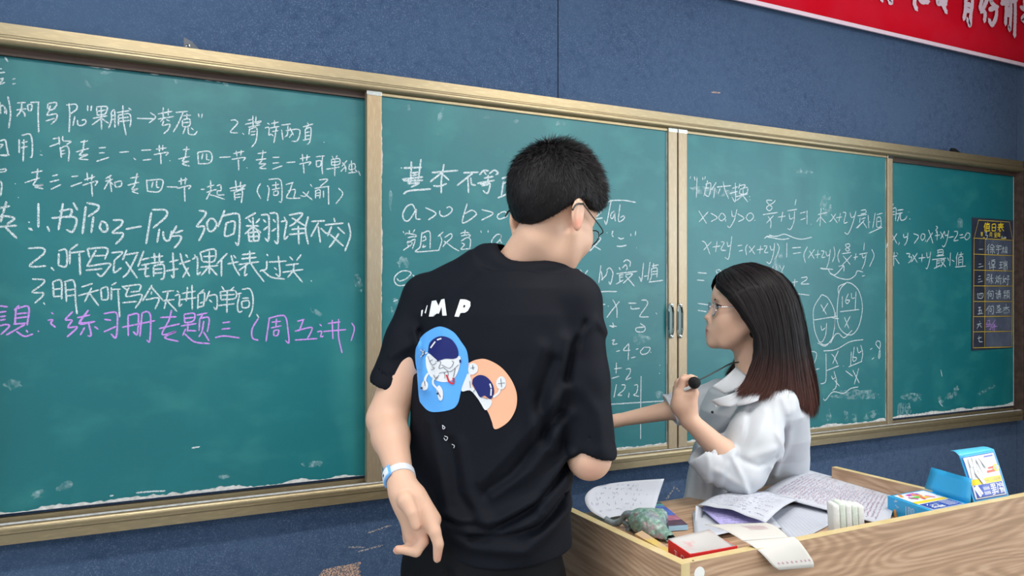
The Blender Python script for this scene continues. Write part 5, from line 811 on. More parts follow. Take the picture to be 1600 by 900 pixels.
# blouse
near_el = GE; cuffN = P(1089, 708, 2.035); cuffF = P(1047, 641, 2.47)
un = (GW - GE) / np.linalg.norm(GW - GE); uf = (FWr - FE) / np.linalg.norm(FWr - FE)
nN = P(1101, 698, 2.03) - P(1078, 722, 2.03); nN = np.cross(nN, FW); nN /= np.linalg.norm(nN); nN = nN if nN @ un > 0 else -nN
nF = P(1057, 668, 2.47) - P(1033, 615, 2.47); nF = np.cross(nF, FW); nF /= np.linalg.norm(nF); nF = nF if nF @ uf > 0 else -nF
def blouse(p):
    d = torso_g(p); d = np.maximum(d, p[:, 2] - P(0, 604, 2.27)[2]); d = np.maximum(d, .80 - p[:, 2])
    d = smin(d, rc(p, P(1170, 622, 2.20), P(1212, 632, 2.13), .062, .060), .04); d = smin(d, rc(p, P(1160, 620, 2.34), P(1150, 628, 2.42), .058, .055), .04)
    d = smin(d, rc(p, P(1190, 618, 2.27), P(1222, 640, 2.27), .06, .06), .04)
    sl = chain(p, [GS + np.array([0, 0, -.01]), P(1180, 690, 2.07), P(1158, 738, 2.035)], [.064, .066, .058], .03); fo = chain(p, [P(1156, 738, 2.03), P(1118, 726, 2.03), cuffN + un * .03], [.054, .047, .034], .015)
    pc = (p - cuffN.astype(f32)) @ nN.astype(f32); fo = smax(fo, pc, .003); fo = ssub(fo, np.maximum(rc(p, GE, cuffN + un * .05, .040, .031), -pc - .03), .002)
    d = smin(d, smin(sl, fo, .02), .02)
    fa = chain(p, [FS, FE, cuffF + uf * .02], [.058, .058, .055], .02); pf = (p - cuffF.astype(f32)) @ nF.astype(f32); fa = smax(fa, pf, .003); fa = ssub(fa, np.maximum(rc(p, FE, cuffF + uf * .05, .048, .047), -pf - .03), .002)
    d = smin(d, fa, .02)
    # front panel falling loose below the near arm
    d = smin(d, rc(p, P(1110, 700, 2.12), P(1100, 790, 2.14), .045, .060), .03)
    d = ssub(d, rc(p, P(1165, 560, 2.27), P(1168, 606, 2.27), .075, .055), .01); d = ssub(d, rc(p, P(1160, 604, 2.27), P(1118, 640, 2.25), .030, .006), .01)
    Z = 2.1
    for pts, a, w in [([(1205, 610), (1200, 680), (1215, 740)], .004, 6), ([(1150, 640), (1130, 690), (1110, 720)], .006, 6), ([(1185, 640), (1150, 690)], .006, 7), ([(1195, 668), (1215, 700), (1200, 760)], .004, 4), ([(1120, 690), (1150, 700), (1190, 690)], .005, 6), ([(1100, 720), (1135, 740), (1165, 768)], .005, 5), ([(1235, 640), (1245, 700), (1235, 760)], .005, 8), ([(1118, 640), (1105, 690)], .005, 6), ([(1125, 700), (1140, 735), (1150, 765)], .006, 4), ([(1172, 610), (1150, 660), (1142, 690)], .005, 5), ([(1215, 620), (1240, 690), (1238, 760)], .005, 6), ([(1190, 720), (1172, 765)], .006, 4), ([(1090, 700), (1092, 770)], .004, 4), ([(1110, 735), (1108, 775)], .004, 4)]: d = d - fold(p, Z, pts, a, w)
    for pts, a, w in [([(1165, 640), (1138, 700)], .006, 5), ([(1140, 705), (1165, 715), (1195, 705)], .005, 4), ([(1225, 650), (1228, 760)], .005, 6), ([(1212, 690), (1192, 740)], .004, 4), ([(1100, 730), (1102, 775)], .004, 3), ([(1085, 640), (1110, 700)], .004, 5)]: d = d + fold(p, Z, pts, a, w)
    return d + sines(p, 45, 9).astype(f32) * .0018
bl = sdf_mesh('blouse', blouse, [gc[0] - .40, gc[1] - .34, .78], [gc[0] + .40, gc[1] + .48, 1.36], .0036, M_blouse, 2); blo = put(bl, 'blouse', girl)
def collar(pts4, name='collar'):
    a, b, c, d2 = [np.array(x) for x in pts4]
    def fn(u, v):
        p = (a * (1 - u) + b * u) * (1 - v) + (d2 * (1 - u) + c * u) * v; return p - FW * .012 * math.sin(math.pi * u) * 1.0
    return grid_solid(name, fn, 12, 8, .0022, M_blouse)
put(collar([P(1150, 573, 2.17), P(1112, 604, 2.13), P(1132, 616, 2.12), P(1176, 594, 2.13)]), 'collar', blo)
put(collar([P(1187, 597, 2.10), P(1110, 626, 2.09), P(1122, 634, 2.09), P(1150, 634, 2.07)]), 'collar', blo)
put(collar([P(1195, 596, 2.10), P(1148, 606, 2.10), P(1150, 634, 2.07), P(1185, 625, 2.05)]), 'collar', blo)
for px, py in ((1119, 634), (1113, 644)):
    bm = bmesh.new(); bmesh.ops.create_uvsphere(bm, u_segments=10, v_segments=6, radius=.004)
    for v in bm.verts: v.co = Vector(P(px, py, 2.095)) + v.co
    me = bpy.data.meshes.new('button'); bm.to_mesh(me); bm.free(); me.materials.append(M_white if py < 640 else M_black); put(me, 'button', blo)
M_trous = mat('dark_trousers', (.02, .025, .04), .8)
def trous(p):
    C = P(1170, 700, 2.41) * [1, 1, 0]; d = el(p, C + UP * .86, (.115, .135, .12), np.stack([-RT, FW, UP], 1))
    for s in (-1, 1): d = smin(d, chain(p, [C + FW * s * .08 + UP * .82, C + FW * s * .085 + UP * .08], [.088, .055], .03), .03)
    return smax(d, p[:, 2] - .90, .005)
put(sdf_mesh('trousers', trous, [gc[0] - .3, gc[1] - .36, .02], [gc[0] + .42, gc[1] + .48, .92], .008, M_trous, 1), 'trousers', girl)
C0 = P(1170, 700, 2.41) * [1, 1, 0]
for s in (-1, 1): put(shoe_me(C0 + FW * s * .085 + RT * .02, -RT, FW), 'shoe', girl)
# long hair: guide curves near side, back, far side
Gd = [
 [(1128, 434, 2.25), (1126, 447, 2.19), (1138, 456, 2.165), (1153, 472, 2.150), (1171, 498, 2.140), (1189, 532, 2.125), (1181, 570, 2.11), (1166, 606, 2.095), (1152, 614, 2.09)],
 [(1138, 428, 2.25), (1148, 442, 2.17), (1166, 462, 2.145), (1180, 495, 2.130), (1192, 535, 2.115), (1190, 575, 2.10), (1176, 612, 2.085), (1168, 620, 2.08)],
 [(1150, 423, 2.25), (1172, 438, 2.165), (1190, 462, 2.14), (1202, 500, 2.12), (1208, 545, 2.105), (1206, 585, 2.09), (1196, 617, 2.08), (1192, 622, 2.075)],
 [(1163, 420, 2.25), (1192, 434, 2.17), (1212, 460, 2.145), (1222, 500, 2.13), (1227, 545, 2.12), (1230, 590, 2.12), (1232, 618, 2.12), (1230, 628, 2.12)],
 [(1175, 419, 2.25), (1206, 431, 2.185), (1229, 460, 2.17), (1239, 500, 2.16), (1246, 550, 2.16), (1254, 600, 2.165), (1260, 640, 2.17), (1259, 648, 2.17)],
 [(1182, 420, 2.26), (1216, 436, 2.24), (1238, 466, 2.24), (1249, 510, 2.24), (1258, 560, 2.24), (1267, 605, 2.24), (1268, 640, 2.24), (1264, 652, 2.24)],
 [(1178, 420, 2.27), (1210, 434, 2.31), (1232, 466, 2.33), (1243, 510, 2.34), (1252, 560, 2.34), (1260, 600, 2.33), (1262, 632, 2.33), (1260, 640, 2.33)],
 [(1160, 421, 2.27), (1182, 440, 2.34), (1200, 470, 2.37), (1210, 510, 2.38), (1212, 560, 2.39), (1205, 600, 2.40), (1200, 622, 2.40), (1198, 628, 2.40)],
 [(1138, 429, 2.26), (1142, 445, 2.33), (1155, 468, 2.355), (1166, 505, 2.37), (1172, 540, 2.38), (1166, 570, 2.40), (1150, 596, 2.40), (1146, 600, 2.40)],
 [(1126, 436, 2.26), (1120, 450, 2.30), (1124, 462, 2.325), (1140, 485, 2.35), (1155, 520, 2.37), (1160, 550, 2.385), (1148, 575, 2.40), (1138, 586, 2.40)]]
NS = 15
Gw = []
for g in Gd:
    c = catmull([P(*x) for x in g], .004); s_ = np.concatenate([[0], np.cumsum(np.linalg.norm(np.diff(c, axis=0), axis=1))]); t = np.linspace(0, s_[-1], NS); Gw.append(np.stack([np.interp(t, s_, c[:, k]) for k in range(3)], 1))
Gw = np.array(Gw)
def gcurve(u):
    i = np.clip(u, 0, len(Gw) - 1.0001); k = int(i); f = i - k; return Gw[k] * (1 - f) + Gw[min(k + 1, len(Gw) - 1)] * f
axc = P(1180, 500, 2.25)
def ghair(p):
    d = None
    for u in np.arange(0, len(Gw) - .99, .34):
        c = gcurve(u)
        e = chain(p, list(c[::2]), list(np.interp(np.linspace(0, 1, len(c[::2])), [0, .3, .9, 1], [.010, .017, .013, .004])), .006); d = e if d is None else smin(d, e, .008)
    d = smin(d, smax(el(p, P(1183, 478, 2.25), (.088, .098, .108), np.stack([RT, FW, UP], 1)), -(el(inheadG(p), (0, .085, -.03), (.09, .075, .105))), .01), .01)
    return d + sines(p, 130, 8).astype(f32) * .0012
rt = lambda z: np.clip((CAMZ + .03 - .24 - z) / .16 + .35, 0, 1)
def gcolor(V, r=None):
    t = np.clip((P(0, 545, 2.15)[2] - V[:, 2]) / .16, 0, 1)[:, None]; c = np.array([.011, .009, .010]) * (1 - t) + np.array([.085, .030, .022]) * t
    return c if r is None else c * (.5 + 1.3 * r[:, None])
gh = sdf_mesh('hair', ghair, [gc[0] - .16, gc[1] - .26, 1.06], [gc[0] + .36, gc[1] + .3, 1.58], .0036, M_hair, 1, gcolor)
rg = np.random.default_rng(5); Vv = []; Fv = []; rr = []
nst = 15000; seg = NS; T_ = np.linspace(0, 1, NS)[:, None]
for i in range(nst):
    u = rg.random() * (len(Gw) - 1); c = gcurve(u).copy(); out = c - P(1184, 486, 2.25); out[:, 2] = np.maximum(out[:, 2], 0); out /= np.linalg.norm(out, axis=1, keepdims=True) + 1e-6
    lay = .010 + .0075 * rg.random() ; wob = rg.normal(0, .003, 3); L_ = .90 + .14 * rg.random(); cl = np.sin(T_ * rg.uniform(2, 6) + rg.random() * 6) * .0025
    q = c + out * lay * (.9 + .1 * np.sin(T_ * 5)) + wob * T_ + out * cl + (rg.normal(0, .006, 3) * T_ ** 2)
    fl = rg.random() < .06
    if fl: q = q + out * T_ ** 1.3 * rg.uniform(0, .014)
    k = np.linspace(0, (NS - 1) * min(L_, 1.0), NS); q = np.stack([np.interp(k, np.arange(NS), q[:, j]) for j in range(3)], 1)
    tg = np.gradient(q, axis=0); sd = np.cross(tg, out + rg.normal(0, .35, 3)); sd /= np.linalg.norm(sd, axis=1, keepdims=True) + 1e-9; w = .00075 * (1 - .85 * T_ ** 3)
    Vv.append(np.stack([q - sd * w, q + sd * w], 1).reshape(-1, 3)); rr.append(rg.random())
Vv = np.concatenate(Vv); base = (np.arange(nst) * 2 * NS)[:, None, None]; quad = np.array([[2 * i, 2 * i + 1, 2 * i + 3, 2 * i + 2] for i in range(NS - 1)])[None]; Fv = (base + quad).reshape(-1, 4)
hm = bpy.data.meshes.new('h'); hm.vertices.add(len(Vv)); hm.vertices.foreach_set('co', Vv.astype(f32).ravel()); hm.loops.add(Fv.size); hm.loops.foreach_set('vertex_index', Fv.astype(np.int32).ravel()); hm.polygons.add(len(Fv)); hm.polygons.foreach_set('loop_start', np.arange(0, Fv.size, 4, dtype=np.int32)); hm.polygons.foreach_set('use_smooth', np.ones(len(Fv), bool)); hm.update(calc_edges=True)
cc = np.ones((len(Vv), 4), f32); cc[:, :3] = gcolor(Vv, np.repeat(np.array(rr), 2 * NS)); at = hm.color_attributes.new('Col', 'FLOAT_COLOR', 'POINT'); at.data.foreach_set('color', cc.ravel()); hm.materials.append(M_hair)
put(join('hair', [gh, hm]), 'hair', girl, 'long black hair turning reddish brown at the tips')
# microphone
mic = thing('microphone', 'small black foam headset microphone pinched in the hand of the woman', 'microphone', P(1084, 598, 2.02))
def foam(p): return el(p, P(1085, 598, 2.015), (.0150, .0155, .0150)) - .001 + sines(p, 900, 2).astype(f32) * .0005
mc = P(1085, 598, 2.015); put(sdf_mesh('foam_tip', foam, mc - .022, mc + .022, .0012, mat('black_foam', (.008, .008, .009), 1.0), 1), 'foam_tip', mic)
put(tube_me('boom', [P(1092, 594, 2.015), P(1108, 586, 2.03), P(1125, 577, 2.06), P(1142, 568, 2.12), P(1154, 566, 2.18)], .0021, M_black, 8, .005), 'boom', mic)
put(tube_me('stem', [P(1084, 600, 2.015), P(1076, 606, 2.02), P(1069, 609, 2.03)], .0045, mat('white_plastic', (.75, .77, .8), .35), 8, .004), 'stem', mic, 'white clip stem between the fingers')
# ================================================================ the teacher's desk
DZ, DS, DX, DY0, DY1 = .950, .900, .933, 1.138, 1.66
desk = thing('lectern_desk', 'oak laminate teacher desk with raised rims and yellow edge bands, cluttered top', 'desk', (DX, DY0, 0))
put(box_me('s', (DX, DY0, .04), (DX + .020, DY1, DZ - .001), M_wood), 'side_panel', desk)
put(box_me('s', (1.862, DY0 + .021, DS), (1.880, 1.588, DZ - .001), M_wood), 'right_rim_panel', desk)
put(box_me('s', (1.862, DY0 + .021, .04), (1.880, DY1, DS), M_wood), 'side_panel', desk)
put(box_me('s', (2.16, DY0, .04), (2.18, 1.29, DS), M_wood), 'side_panel', desk)
put(box_me('s', (1.881, DY0 + .0205, DS - .018), (2.1595, 1.29, DS), M_wood), 'side_shelf', desk)
put(box_me('s', (DX + .0205, DY0, .04), (2.1595, DY0 + .020, DZ - .001), M_wood), 'front_panel', desk)
put(box_me('s', (DX + .0205, DY0 + .0205, DS - .018), (1.8615, DY1, DS), M_woodtop), 'desktop', desk)
put(box_me('s', (DX + .0205, DY1 - .04, .04), (1.861, DY1 - .02, DS - .019), M_wood), 'back_panel', desk)
for lo, hi in (((DX, DY0, DZ - .001), (DX + .0205, DY1, DZ)), ((DX + .021, DY0, DZ - .001), (2.18, DY0 + .0205, DZ)), ((1.862, DY0 + .021, DZ - .001), (1.880, 1.588, DZ)), ((DX - .0003, DY0 - .001, .04), (DX + .0203, DY0, DZ))):
    put(box_me('e', lo, hi, M_edge), 'edge_band', desk)
c = onY(1093, 896, DY0 - .0006); V = [c + np.array([.0125 * math.cos(a), 0, .0125 * math.sin(a)]) for a in np.linspace(0, 2 * math.pi, 28, endpoint=False)]
put(mesh('s', [v for v in V] + [v + np.array([0, .0005, 0]) for v in V], [tuple(range(28)), tuple(range(28, 56))[::-1]] + [((i + 1) % 28, i, 28 + i, 28 + (i + 1) % 28) for i in range(28)], M_white), 'sticker', desk, 'round white sticker')
c = onH(1083, 876, DZ + .0003); put(tube_me('s', [c, c + np.array([0, 0, .0006])], .002, M_dark), 'screw_hole', desk)
# paper helpers
M_paper = mat('white_paper', (.52, .54, .60), .85, spec=.1, noise=(8, (.47, .49, .55), .4, .7, S1)); M_lav = mat('lavender_paper', (.42, .38, .72), .8); M_ink = mat('grey_violet_ink', (.26, .26, .38), .9); M_rink = mat('faded_red_ink', (.46, .20, .28), .9); M_bline = mat('pale_blue_rule', (.36, .46, .66), .9)
M_card = mat('cream_card', (.54, .52, .49), .8, spec=.1)
def bil(a, b, c, d, lift=None):
    a, b, c, d = map(np.array, (a, b, c, d))
    def fn(u, v):
        p = (a * (1 - u) + b * u) * (1 - v) + (d * (1 - u) + c * u) * v
        return p + (lift(u, v) if lift is not None else 0)
    return fn
def nrm(fn, u, v):
    e = 1e-3; n = np.cross(fn(u + e, v) - fn(u - e, v), fn(u, v + e) - fn(u, v - e)); n = n / (np.linalg.norm(n) + 1e-12); p = fn(u, v)
    return n if n @ (np.array([0, 0, CAMZ]) - p) > 0 else -n
def on_sheet(name, fn, strokes, w, m, parent, off=.0013, label=None):
    V = []; Fc = []
    for st_ in strokes:
        p = np.array(st_, float); q = np.array([fn(u, v) + nrm(fn, u, v) * off for u, v in p]); n = len(q); t = np.gradient(q, axis=0); t /= np.linalg.norm(t, axis=1, keepdims=True) + 1e-9
        nn = np.array([nrm(fn, u, v) for u, v in p]); s = np.cross(t, nn) * w / 2; k = len(V)
        for i in range(n): V += [q[i] - s[i], q[i] + s[i]]
        for i in range(n - 1): Fc.append((k + 2 * i, k + 2 * i + 1, k + 2 * i + 3, k + 2 * i + 2))
    return put(mesh(name, V, Fc, m), name, parent, label, 'stuff')
def poly_on(name, fn, pts, m, parent, off=.0006, label=None):
    V = [fn(u, v) + nrm(fn, u, v) * off for u, v in pts]; bm = bmesh.new(); f = bm.faces.new([bm.verts.new(tuple(x)) for x in V]); bmesh.ops.triangulate(bm, faces=[f]); me = bpy.data.meshes.new(name); bm.to_mesh(me); bm.free(); me.materials.append(m); return put(me, name, parent, label)
def text_rows(fn, rows, seed, u0=.06, u1=.94, v0=.08, v1=.92, dens=.75, vert=False):
    r = np.random.default_rng(seed); out = []
    for i in range(rows):
        v = v0 + (v1 - v0) * (i + .5) / rows; u = u0 + r.random() * .05; end = u1 - r.random() * .3
        while u < end:
            l = .008 + .02 * r.random()
            if r.random() < dens:
                a = (u, v + (r.random() - .5) * .35 / rows); b = (u + l, v + (r.random() - .5) * .35 / rows); mid = (u + l / 2, v + (r.random() - .5) * .7 / rows); st_ = [a, mid, b]; out.append([(y, x) for x, y in st_] if vert else st_)
            u += l + .006
    return out
def sheet(label, fn, m, cat='paper', nu=18, nv=14, name='paper_sheet', thick=.0006, group=None):
    t = thing(name, label, cat, fn(.5, .5) - np.array([0, 0, .001]), group); put(grid_solid('sheet', fn, nu, nv, thick, m), 'page', t); return t
# flat loose sheets, lowest first
z = DS + .002
fn = bil(onH(1196, 800, z), onH(1262, 782, z), onH(1312, 812, z), onH(1240, 850, z)); t = sheet('blue ruled notebook page lying beside the pale green ribbed eraser', fn, M_paper)
on_sheet('ruled_lines', fn, [[(u, .02), (u, .98)] for u in np.linspace(.05, .95, 16)], .0007, M_bline, t)
fn = bil(onH(1082, 800, z + .002), onH(1180, 778, z + .002), onH(1222, 826, z + .002), onH(1086, 846, z + .002), lambda u, v: np.array([0, 0, .010 * math.sin(u * 3)])); t = sheet('plain white sheet lying lowest, left of the folded papers', fn, M_paper)
fn = bil(P(1087, 790, 1.90), P(1098, 793, 1.91), P(1096, 830, 1.86), P(1085, 829, 1.85)); t = sheet('narrow white booklet edge standing beside the glossy blue magazine', fn, M_paper, nu=4, nv=6)
za = DS + .020
fnp = bil(onH(1094, 793, za), onH(1180, 786, za), onH(1196, 824, za), onH(1128, 822, za), lambda u, v: np.array([0, 0, .012 * math.sin(math.pi * u) * (1 - v)])); t = sheet('lavender printed sheet curling out under the folded white sheet', fnp, M_lav)
on_sheet('print_rows', fnp, text_rows(fnp, 9, 3), .0012, M_ink, t)
fn = bil(onH(1150, 768, za), onH(1246, 782, za), onH(1196, 818, za + .014), onH(1089, 790, za + .012), lambda u, v: np.array([0, 0, .010 * math.sin(math.pi * u) + .008 * math.sin(math.pi * v) + .0015 * math.sin(u * 15)])); t = sheet('crumpled white sheet with faint writing in the middle of the desk', fn, M_paper)
on_sheet('handwriting', fn, text_rows(fn, 12, 4, dens=.7), .0013, M_ink, t)
zb_ = DS + .008
fn = bil(onH(1190, 770, zb_ + .012), onH(1261, 734, zb_ + .012), onH(1405, 773, zb_), onH(1388, 822, zb_), lambda u, v: np.array([0, 0, .006 * math.sin(math.pi * u)]))
for i in range(3):
    f2 = (lambda k: (lambda u, v: fn(u, v) + np.array([.004 * k, .006 * k, -.0022 * k])))(i)
    t = sheet(['large exam paper with faded red and grey print, topmost beside the woman in white', 'large white sheet peeking out just under the top exam paper', 'large white sheet at the bottom of the exam paper pile'][i], f2, M_paper, nu=12, nv=16)
    if i == 0: on_sheet('print_rows', f2, text_rows(f2, 26, 5, dens=.9, vert=False), .0012, M_rink, t); on_sheet('print_rows', f2, text_rows(f2, 25, 6, dens=.6), .0012, M_ink, t)
# curled sheet
L_ = catmull([P(946, 812, 1.85), P(922, 797, 1.87), P(914, 778, 1.90), P(926, 763, 1.93), P(948, 757, 1.95)], .004); Rr = catmull([P(1018, 806, 1.90), P(1024, 792, 1.92), P(1030, 772, 1.95), P(1038, 748, 1.97)], .004)
def fnc(u, v):
    v = min(max(v, 0), 1); a = L_[int(v * (len(L_) - 1))]; b = Rr[int(v * (len(Rr) - 1))]; return a * (1 - u) + b * u + FW * .022 * math.sin(math.pi * min(max(u, 0), 1) ** .7) * (1 - .5 * v)
t = sheet('curled white sheet standing up at the left end of the desk', fnc, M_paper, nu=16, nv=22)
on_sheet('handwriting', fnc, text_rows(fnc, 6, 8, v0=.15, v1=.9, dens=.4), .0010, M_ink, t, off=.0015)
# magazine
zt_ = DS + .014; q = [(1000, 785), (1029, 783), (1075, 820), (1045, 822)]; B_ = [onH(a, b, zt_) for a, b in q]; A_ = [p - np.array([0, 0, .012]) for p in B_]
mg = thing('magazine', 'glossy magazine with a blue and dusky pink cover under the curled sheet', 'magazine', A_[0]); put(hexa('p', A_, B_, mat('pale_blue_pages', (.32, .52, .68), .6)), 'pages', mg)
fm = bil(B_[0], B_[1], B_[2], B_[3])
for v0, v1, cl in ((0, .14, (.03, .10, .14)), (.14, .2, (.05, .40, .36)), (.2, .30, (.10, .10, .22)), (.30, .62, (.04, .10, .42)), (.62, .80, (.30, .10, .16)), (.80, 1, (.055, .02, .05))):
    poly_on('cover_band', fm, [(0, v0), (1, v0), (1, v1), (0, v1)], mat('cover_%d' % int(v0 * 100), cl, .18, noise=(60, tuple(min(1, x * 1.7 + .01) for x in cl), .45, .7, S1)), mg)
poly_on('cover_title', fm, [(.45, .22), (.95, .22), (.95, .29), (.45, .29)], mat('cover_title_blue', (.08, .18, .55), .3), mg, .0009)
# plastic bag
M_bag = mat('mottled_green_plastic', (.15, .26, .22), .35, spec=.5, noise=[(34, (.32, .22, .25), .50, .62, S1), (140, (.24, .42, .34), .48, .62, S1), (22, (.20, .23, .27), .50, .66, S1)], bump=(120, .9))
M_bagg = mat('grey_green_plastic', (.15, .20, .22), .3, noise=(60, (.27, .33, .36), .5, .7, S1), bump=(160, .9))
bc_ = P(1018, 822, 1.80); bag = thing('plastic_bag', 'crumpled translucent green and grey plastic bag knotted at its left end', 'bag', (*bc_[:2], DS + .003))
def bagf(p):
    d = el(p, P(1012, 818, 1.80), (.052, .042, .030), frame(RT * .8 + UP * -.1, UP)); d = smin(d, rc(p, P(1012, 822, 1.79), P(1046, 846, 1.72), .030, .018), .02); d = smin(d, rc(p, P(996, 810, 1.82), P(1032, 808, 1.83), .020, .020), .02)
    return smax(d, (DS + .004) - p[:, 2], .004) + sines(p, 210, 4).astype(f32) * .0020 + np.abs(sines(p, 120, 6).astype(f32)) * .0045
put(sdf_mesh('bag_body', bagf, bc_ - .09, bc_ + .09, .0022, M_bag, 1), 'bag_body', bag)
put(tube_me('k', [P(990, 806, 1.82), P(978, 804, 1.83), P(970, 814, 1.84), P(958, 818, 1.85), P(945, 812, 1.86)], [.013, .008, .0075, .009, .010], M_bagg, 10, .004), 'knot', bag); put(tube_me('k', [P(975, 816, 1.83), P(985, 824, 1.81), P(978, 832, 1.81)], [.006, .007, .004], M_bagg, 8, .003), 'knot', bag)
zy = DS + .022; yl = [onH(992, 834, zy), onH(1003, 829, zy), onH(1048, 858, zy), onH(1052, 869, zy)]; solo(hexa('snack_packet', [p - np.array([0, 0, .016]) for p in yl], yl, mat('yellow_foil', (.70, .50, .12), .4, noise=(20, (.62, .42, .26), .45, .6, S1))), 'snack_packet', 'yellow packet wedged under the green bag against the rim', 'packet')
# red open carton
zr = .953; rq = [(1044, 843), (1078, 866), (1152, 853), (1108, 832)]; T4 = [onH(a, b, zr) for a, b in rq]; B4 = [np.array([p[0], p[1], DS + .002]) for p in T4]; cen = sum(T4) / 4
M_rbox = mat('red_carton', (.60, .012, .012), .45); M_rin = mat('carton_inside', (.46, .44, .43), .8, noise=(22, (.50, .24, .25), .56, .7, S1))
rb = thing('carton', 'small torn open red carton in the near left corner of the desk', 'box', B4[0])
put(hexa('f', B4, [p + np.array([0, 0, .002]) for p in B4], M_rin), 'floor_panel', rb)
for i in range(4):
    a, b = i, (i + 1) % 4; inn = lambda p: p + (np.array([cen[0], cen[1], p[2]]) - p) * .035; ins = lambda p: p + (np.array([cen[0], cen[1], p[2]]) - p) * .05
    put(hexa('w', [B4[a], B4[b], inn(B4[b]), inn(B4[a])], [T4[a], T4[b], inn(T4[b]), inn(T4[a])], M_rbox), 'wall_panel', rb)
    V0 = [inn(B4[a]), inn(B4[b]), ins(B4[b]), ins(B4[a])]; V1 = [inn(T4[a]), inn(T4[b]), ins(T4[b]), ins(T4[a])]; put(hexa('l', V0, V1, M_rin), 'lining', rb)
zt5 = T4[0] * 0 + 0
fr_ = bil(T4[0] + np.array([0, 0, .001]), T4[3] + np.array([0, 0, .006]), T4[2] - np.array([0.004, -.004, .004]), T4[1] + np.array([.006, .012, -.004]), lambda u, v: np.array([0, 0, -.010 * math.sin(math.pi * u) * math.sin(math.pi * v)]))
put(grid_solid('flap', fr_, 14, 12, .0007, M_rin), 'torn_lid', rb, 'whitish torn lid with pink streaks')
fl = bil(B4[0], B4[1], T4[1], T4[0]); on_sheet('label_print', fl, parse('.30,.75 .42,.75 .42,.5 .30,.5 .30,.25 .42,.25;.36,.75 .36,.25;.62,.75 .74,.75 .74,.28 .62,.28 .62,.75;.62,.52 .74,.52'), .0018, M_letter, rb, .0006)
# cream card strip, its end flap over the rim
zc = .958
fk = bil(onH(1101, 820, zc), onH(1196, 817, zc), onH(1232, 840, zc), onH(1160, 845, zc), lambda u, v: np.array([0, 0, .006 * math.sin(math.pi * v)]))
ck = sheet('cream card strip with red marks, its end flap hanging over the front rim', fk, M_card, 'card', name='card_strip'); 
e0, e1 = onH(1160, 845, zc), onH(1240, 839, zc); f0, f1 = onY(1212, 891, DY0 - .018), onY(1276, 886, DY0 - .022); m0, m1 = [np.array([p_[0], DY0 - .012, .958]) for p_ in (e0, e1)]
def fk2(u, v):
    uu = .5 + (u - .5) * (1 - .16 * max(v - .86, 0) / .14 * max(v - .86, 0) / .14)
    L0 = e0 * (1 - uu) + e1 * uu; L1 = m0 * (1 - uu) + m1 * uu; L2 = f0 * (1 - uu) + f1 * uu; return L0 * (1 - v) ** 2 + L1 * 2 * v * (1 - v) + L2 * v * v
put(grid_solid('flap', fk2, 16, 14, .0008, M_card), 'end_flap', ck)
on_sheet('red_marks', fk2, [[(u, .87), (u + .02, .84), (u + .03, .88)] for u in (.15, .25, .36, .47, .58, .70, .80, .9)], .0016, M_rink, ck); on_sheet('red_marks', fk, [[(.45 + .04 * i, .3 + .05 * (i % 3)), (.47 + .04 * i, .5), (.46 + .04 * i, .62)] for i in range(9)], .0012, M_rink, ck)
# pale green ribbed eraser
er = thing('board_eraser', 'pale green ribbed felt board eraser standing at the front rim', 'eraser', P(1323, 832, 1.76) * [1, 1, 0] + np.array([0, 0, DS + .001]))
M_er = mat('pale_green_felt', (.60, .66, .58), .95, bump=(300, .6)); M_er2 = mat('white_felt', (.68, .69, .66), .95, bump=(300, .6))
for i in range(5):
    o = P(1304 + i * 9.4, 0, 1.76 + .004 * i) * [1, 1, 0]; me = box_me('r', (-.0066, -.020, DS + .001), (.0066, .020, DS + .0815 - .003 * abs(i - 1)), M_er if i % 2 else M_er2, .0055)
    for v in me.vertices:
        k = (v.co.z - DS) ; w = np.array([0, 0, v.co.z]) + o + RT * (v.co.x * (1.08 - .0 * k) - k * .05) + FW * v.co.y; v.co = Vector(w)
    me.polygons.foreach_set('use_smooth', [True] * len(me.polygons)); put(me, 'felt_rib', er)
# chalk boxes
M_bx = mat('sky_blue_carton', (.025, .32, .62), .4); M_bxd = mat('deep_blue_print', (.03, .07, .36), .4); M_wp = mat('white_print', (.76, .77, .80), .45); M_yp = mat('yellow_band_print', (.85, .62, .03), .45); M_cy = mat('light_cyan_card', (.10, .52, .80), .35)
hz = .947; bq = [(1387, 775), (1459, 800), (1516, 788), (1444, 765)]; T4 = [onH(a, b, hz) for a, b in bq]; B4 = [np.array([p[0], p[1], DS + .001]) for p in T4]
ba = thing('chalk_box', 'blue box of coloured chalk lying flat with one side flap raised', 'box', B4[0]); put(hexa('b', B4, T4, M_bx), 'body', ba)
ft = bil(T4[0], T4[1], T4[2], T4[3])
poly_on('label_field', ft, [(.05, .10), (.93, .08), (.93, .92), (.05, .92)], M_wp, ba, .0006); poly_on('label_band', ft, [(.48, .08), (.58, .08), (.60, .92), (.50, .92)], M_yp, ba, .0009); poly_on('label_band', ft, [(.62, .10), (.92, .10), (.92, .90), (.62, .90)], M_bxd, ba, .0009)
rr_ = np.random.default_rng(11)
for i, cl in enumerate([(.75, .06, .35), (.12, .10, .50), (.85, .30, .02), (.10, .62, .05), (.60, .05, .40), (.80, .55, .05), (.70, .10, .10), (.35, .10, .55), (.85, .35, .05), (.80, .25, .45)]):
    u0, v0 = .10 + .34 * rr_.random(), .12 + .68 * rr_.random(); a = rr_.random() * 3; L2 = .13; du, dv = L2 * math.cos(a) * .6, L2 * math.sin(a); w_ = .045
    poly_on('printed_chalk', ft, [(u0 - du - dv * .35, v0 - dv + du * .35), (u0 + du - dv * .35, v0 + dv + du * .35), (u0 + du + dv * .35, v0 + dv - du * .35), (u0 - du + dv * .35, v0 - dv - du * .35)], mat('chalk_print_%d' % i, cl, .45), ba, .001 + .00008 * i)
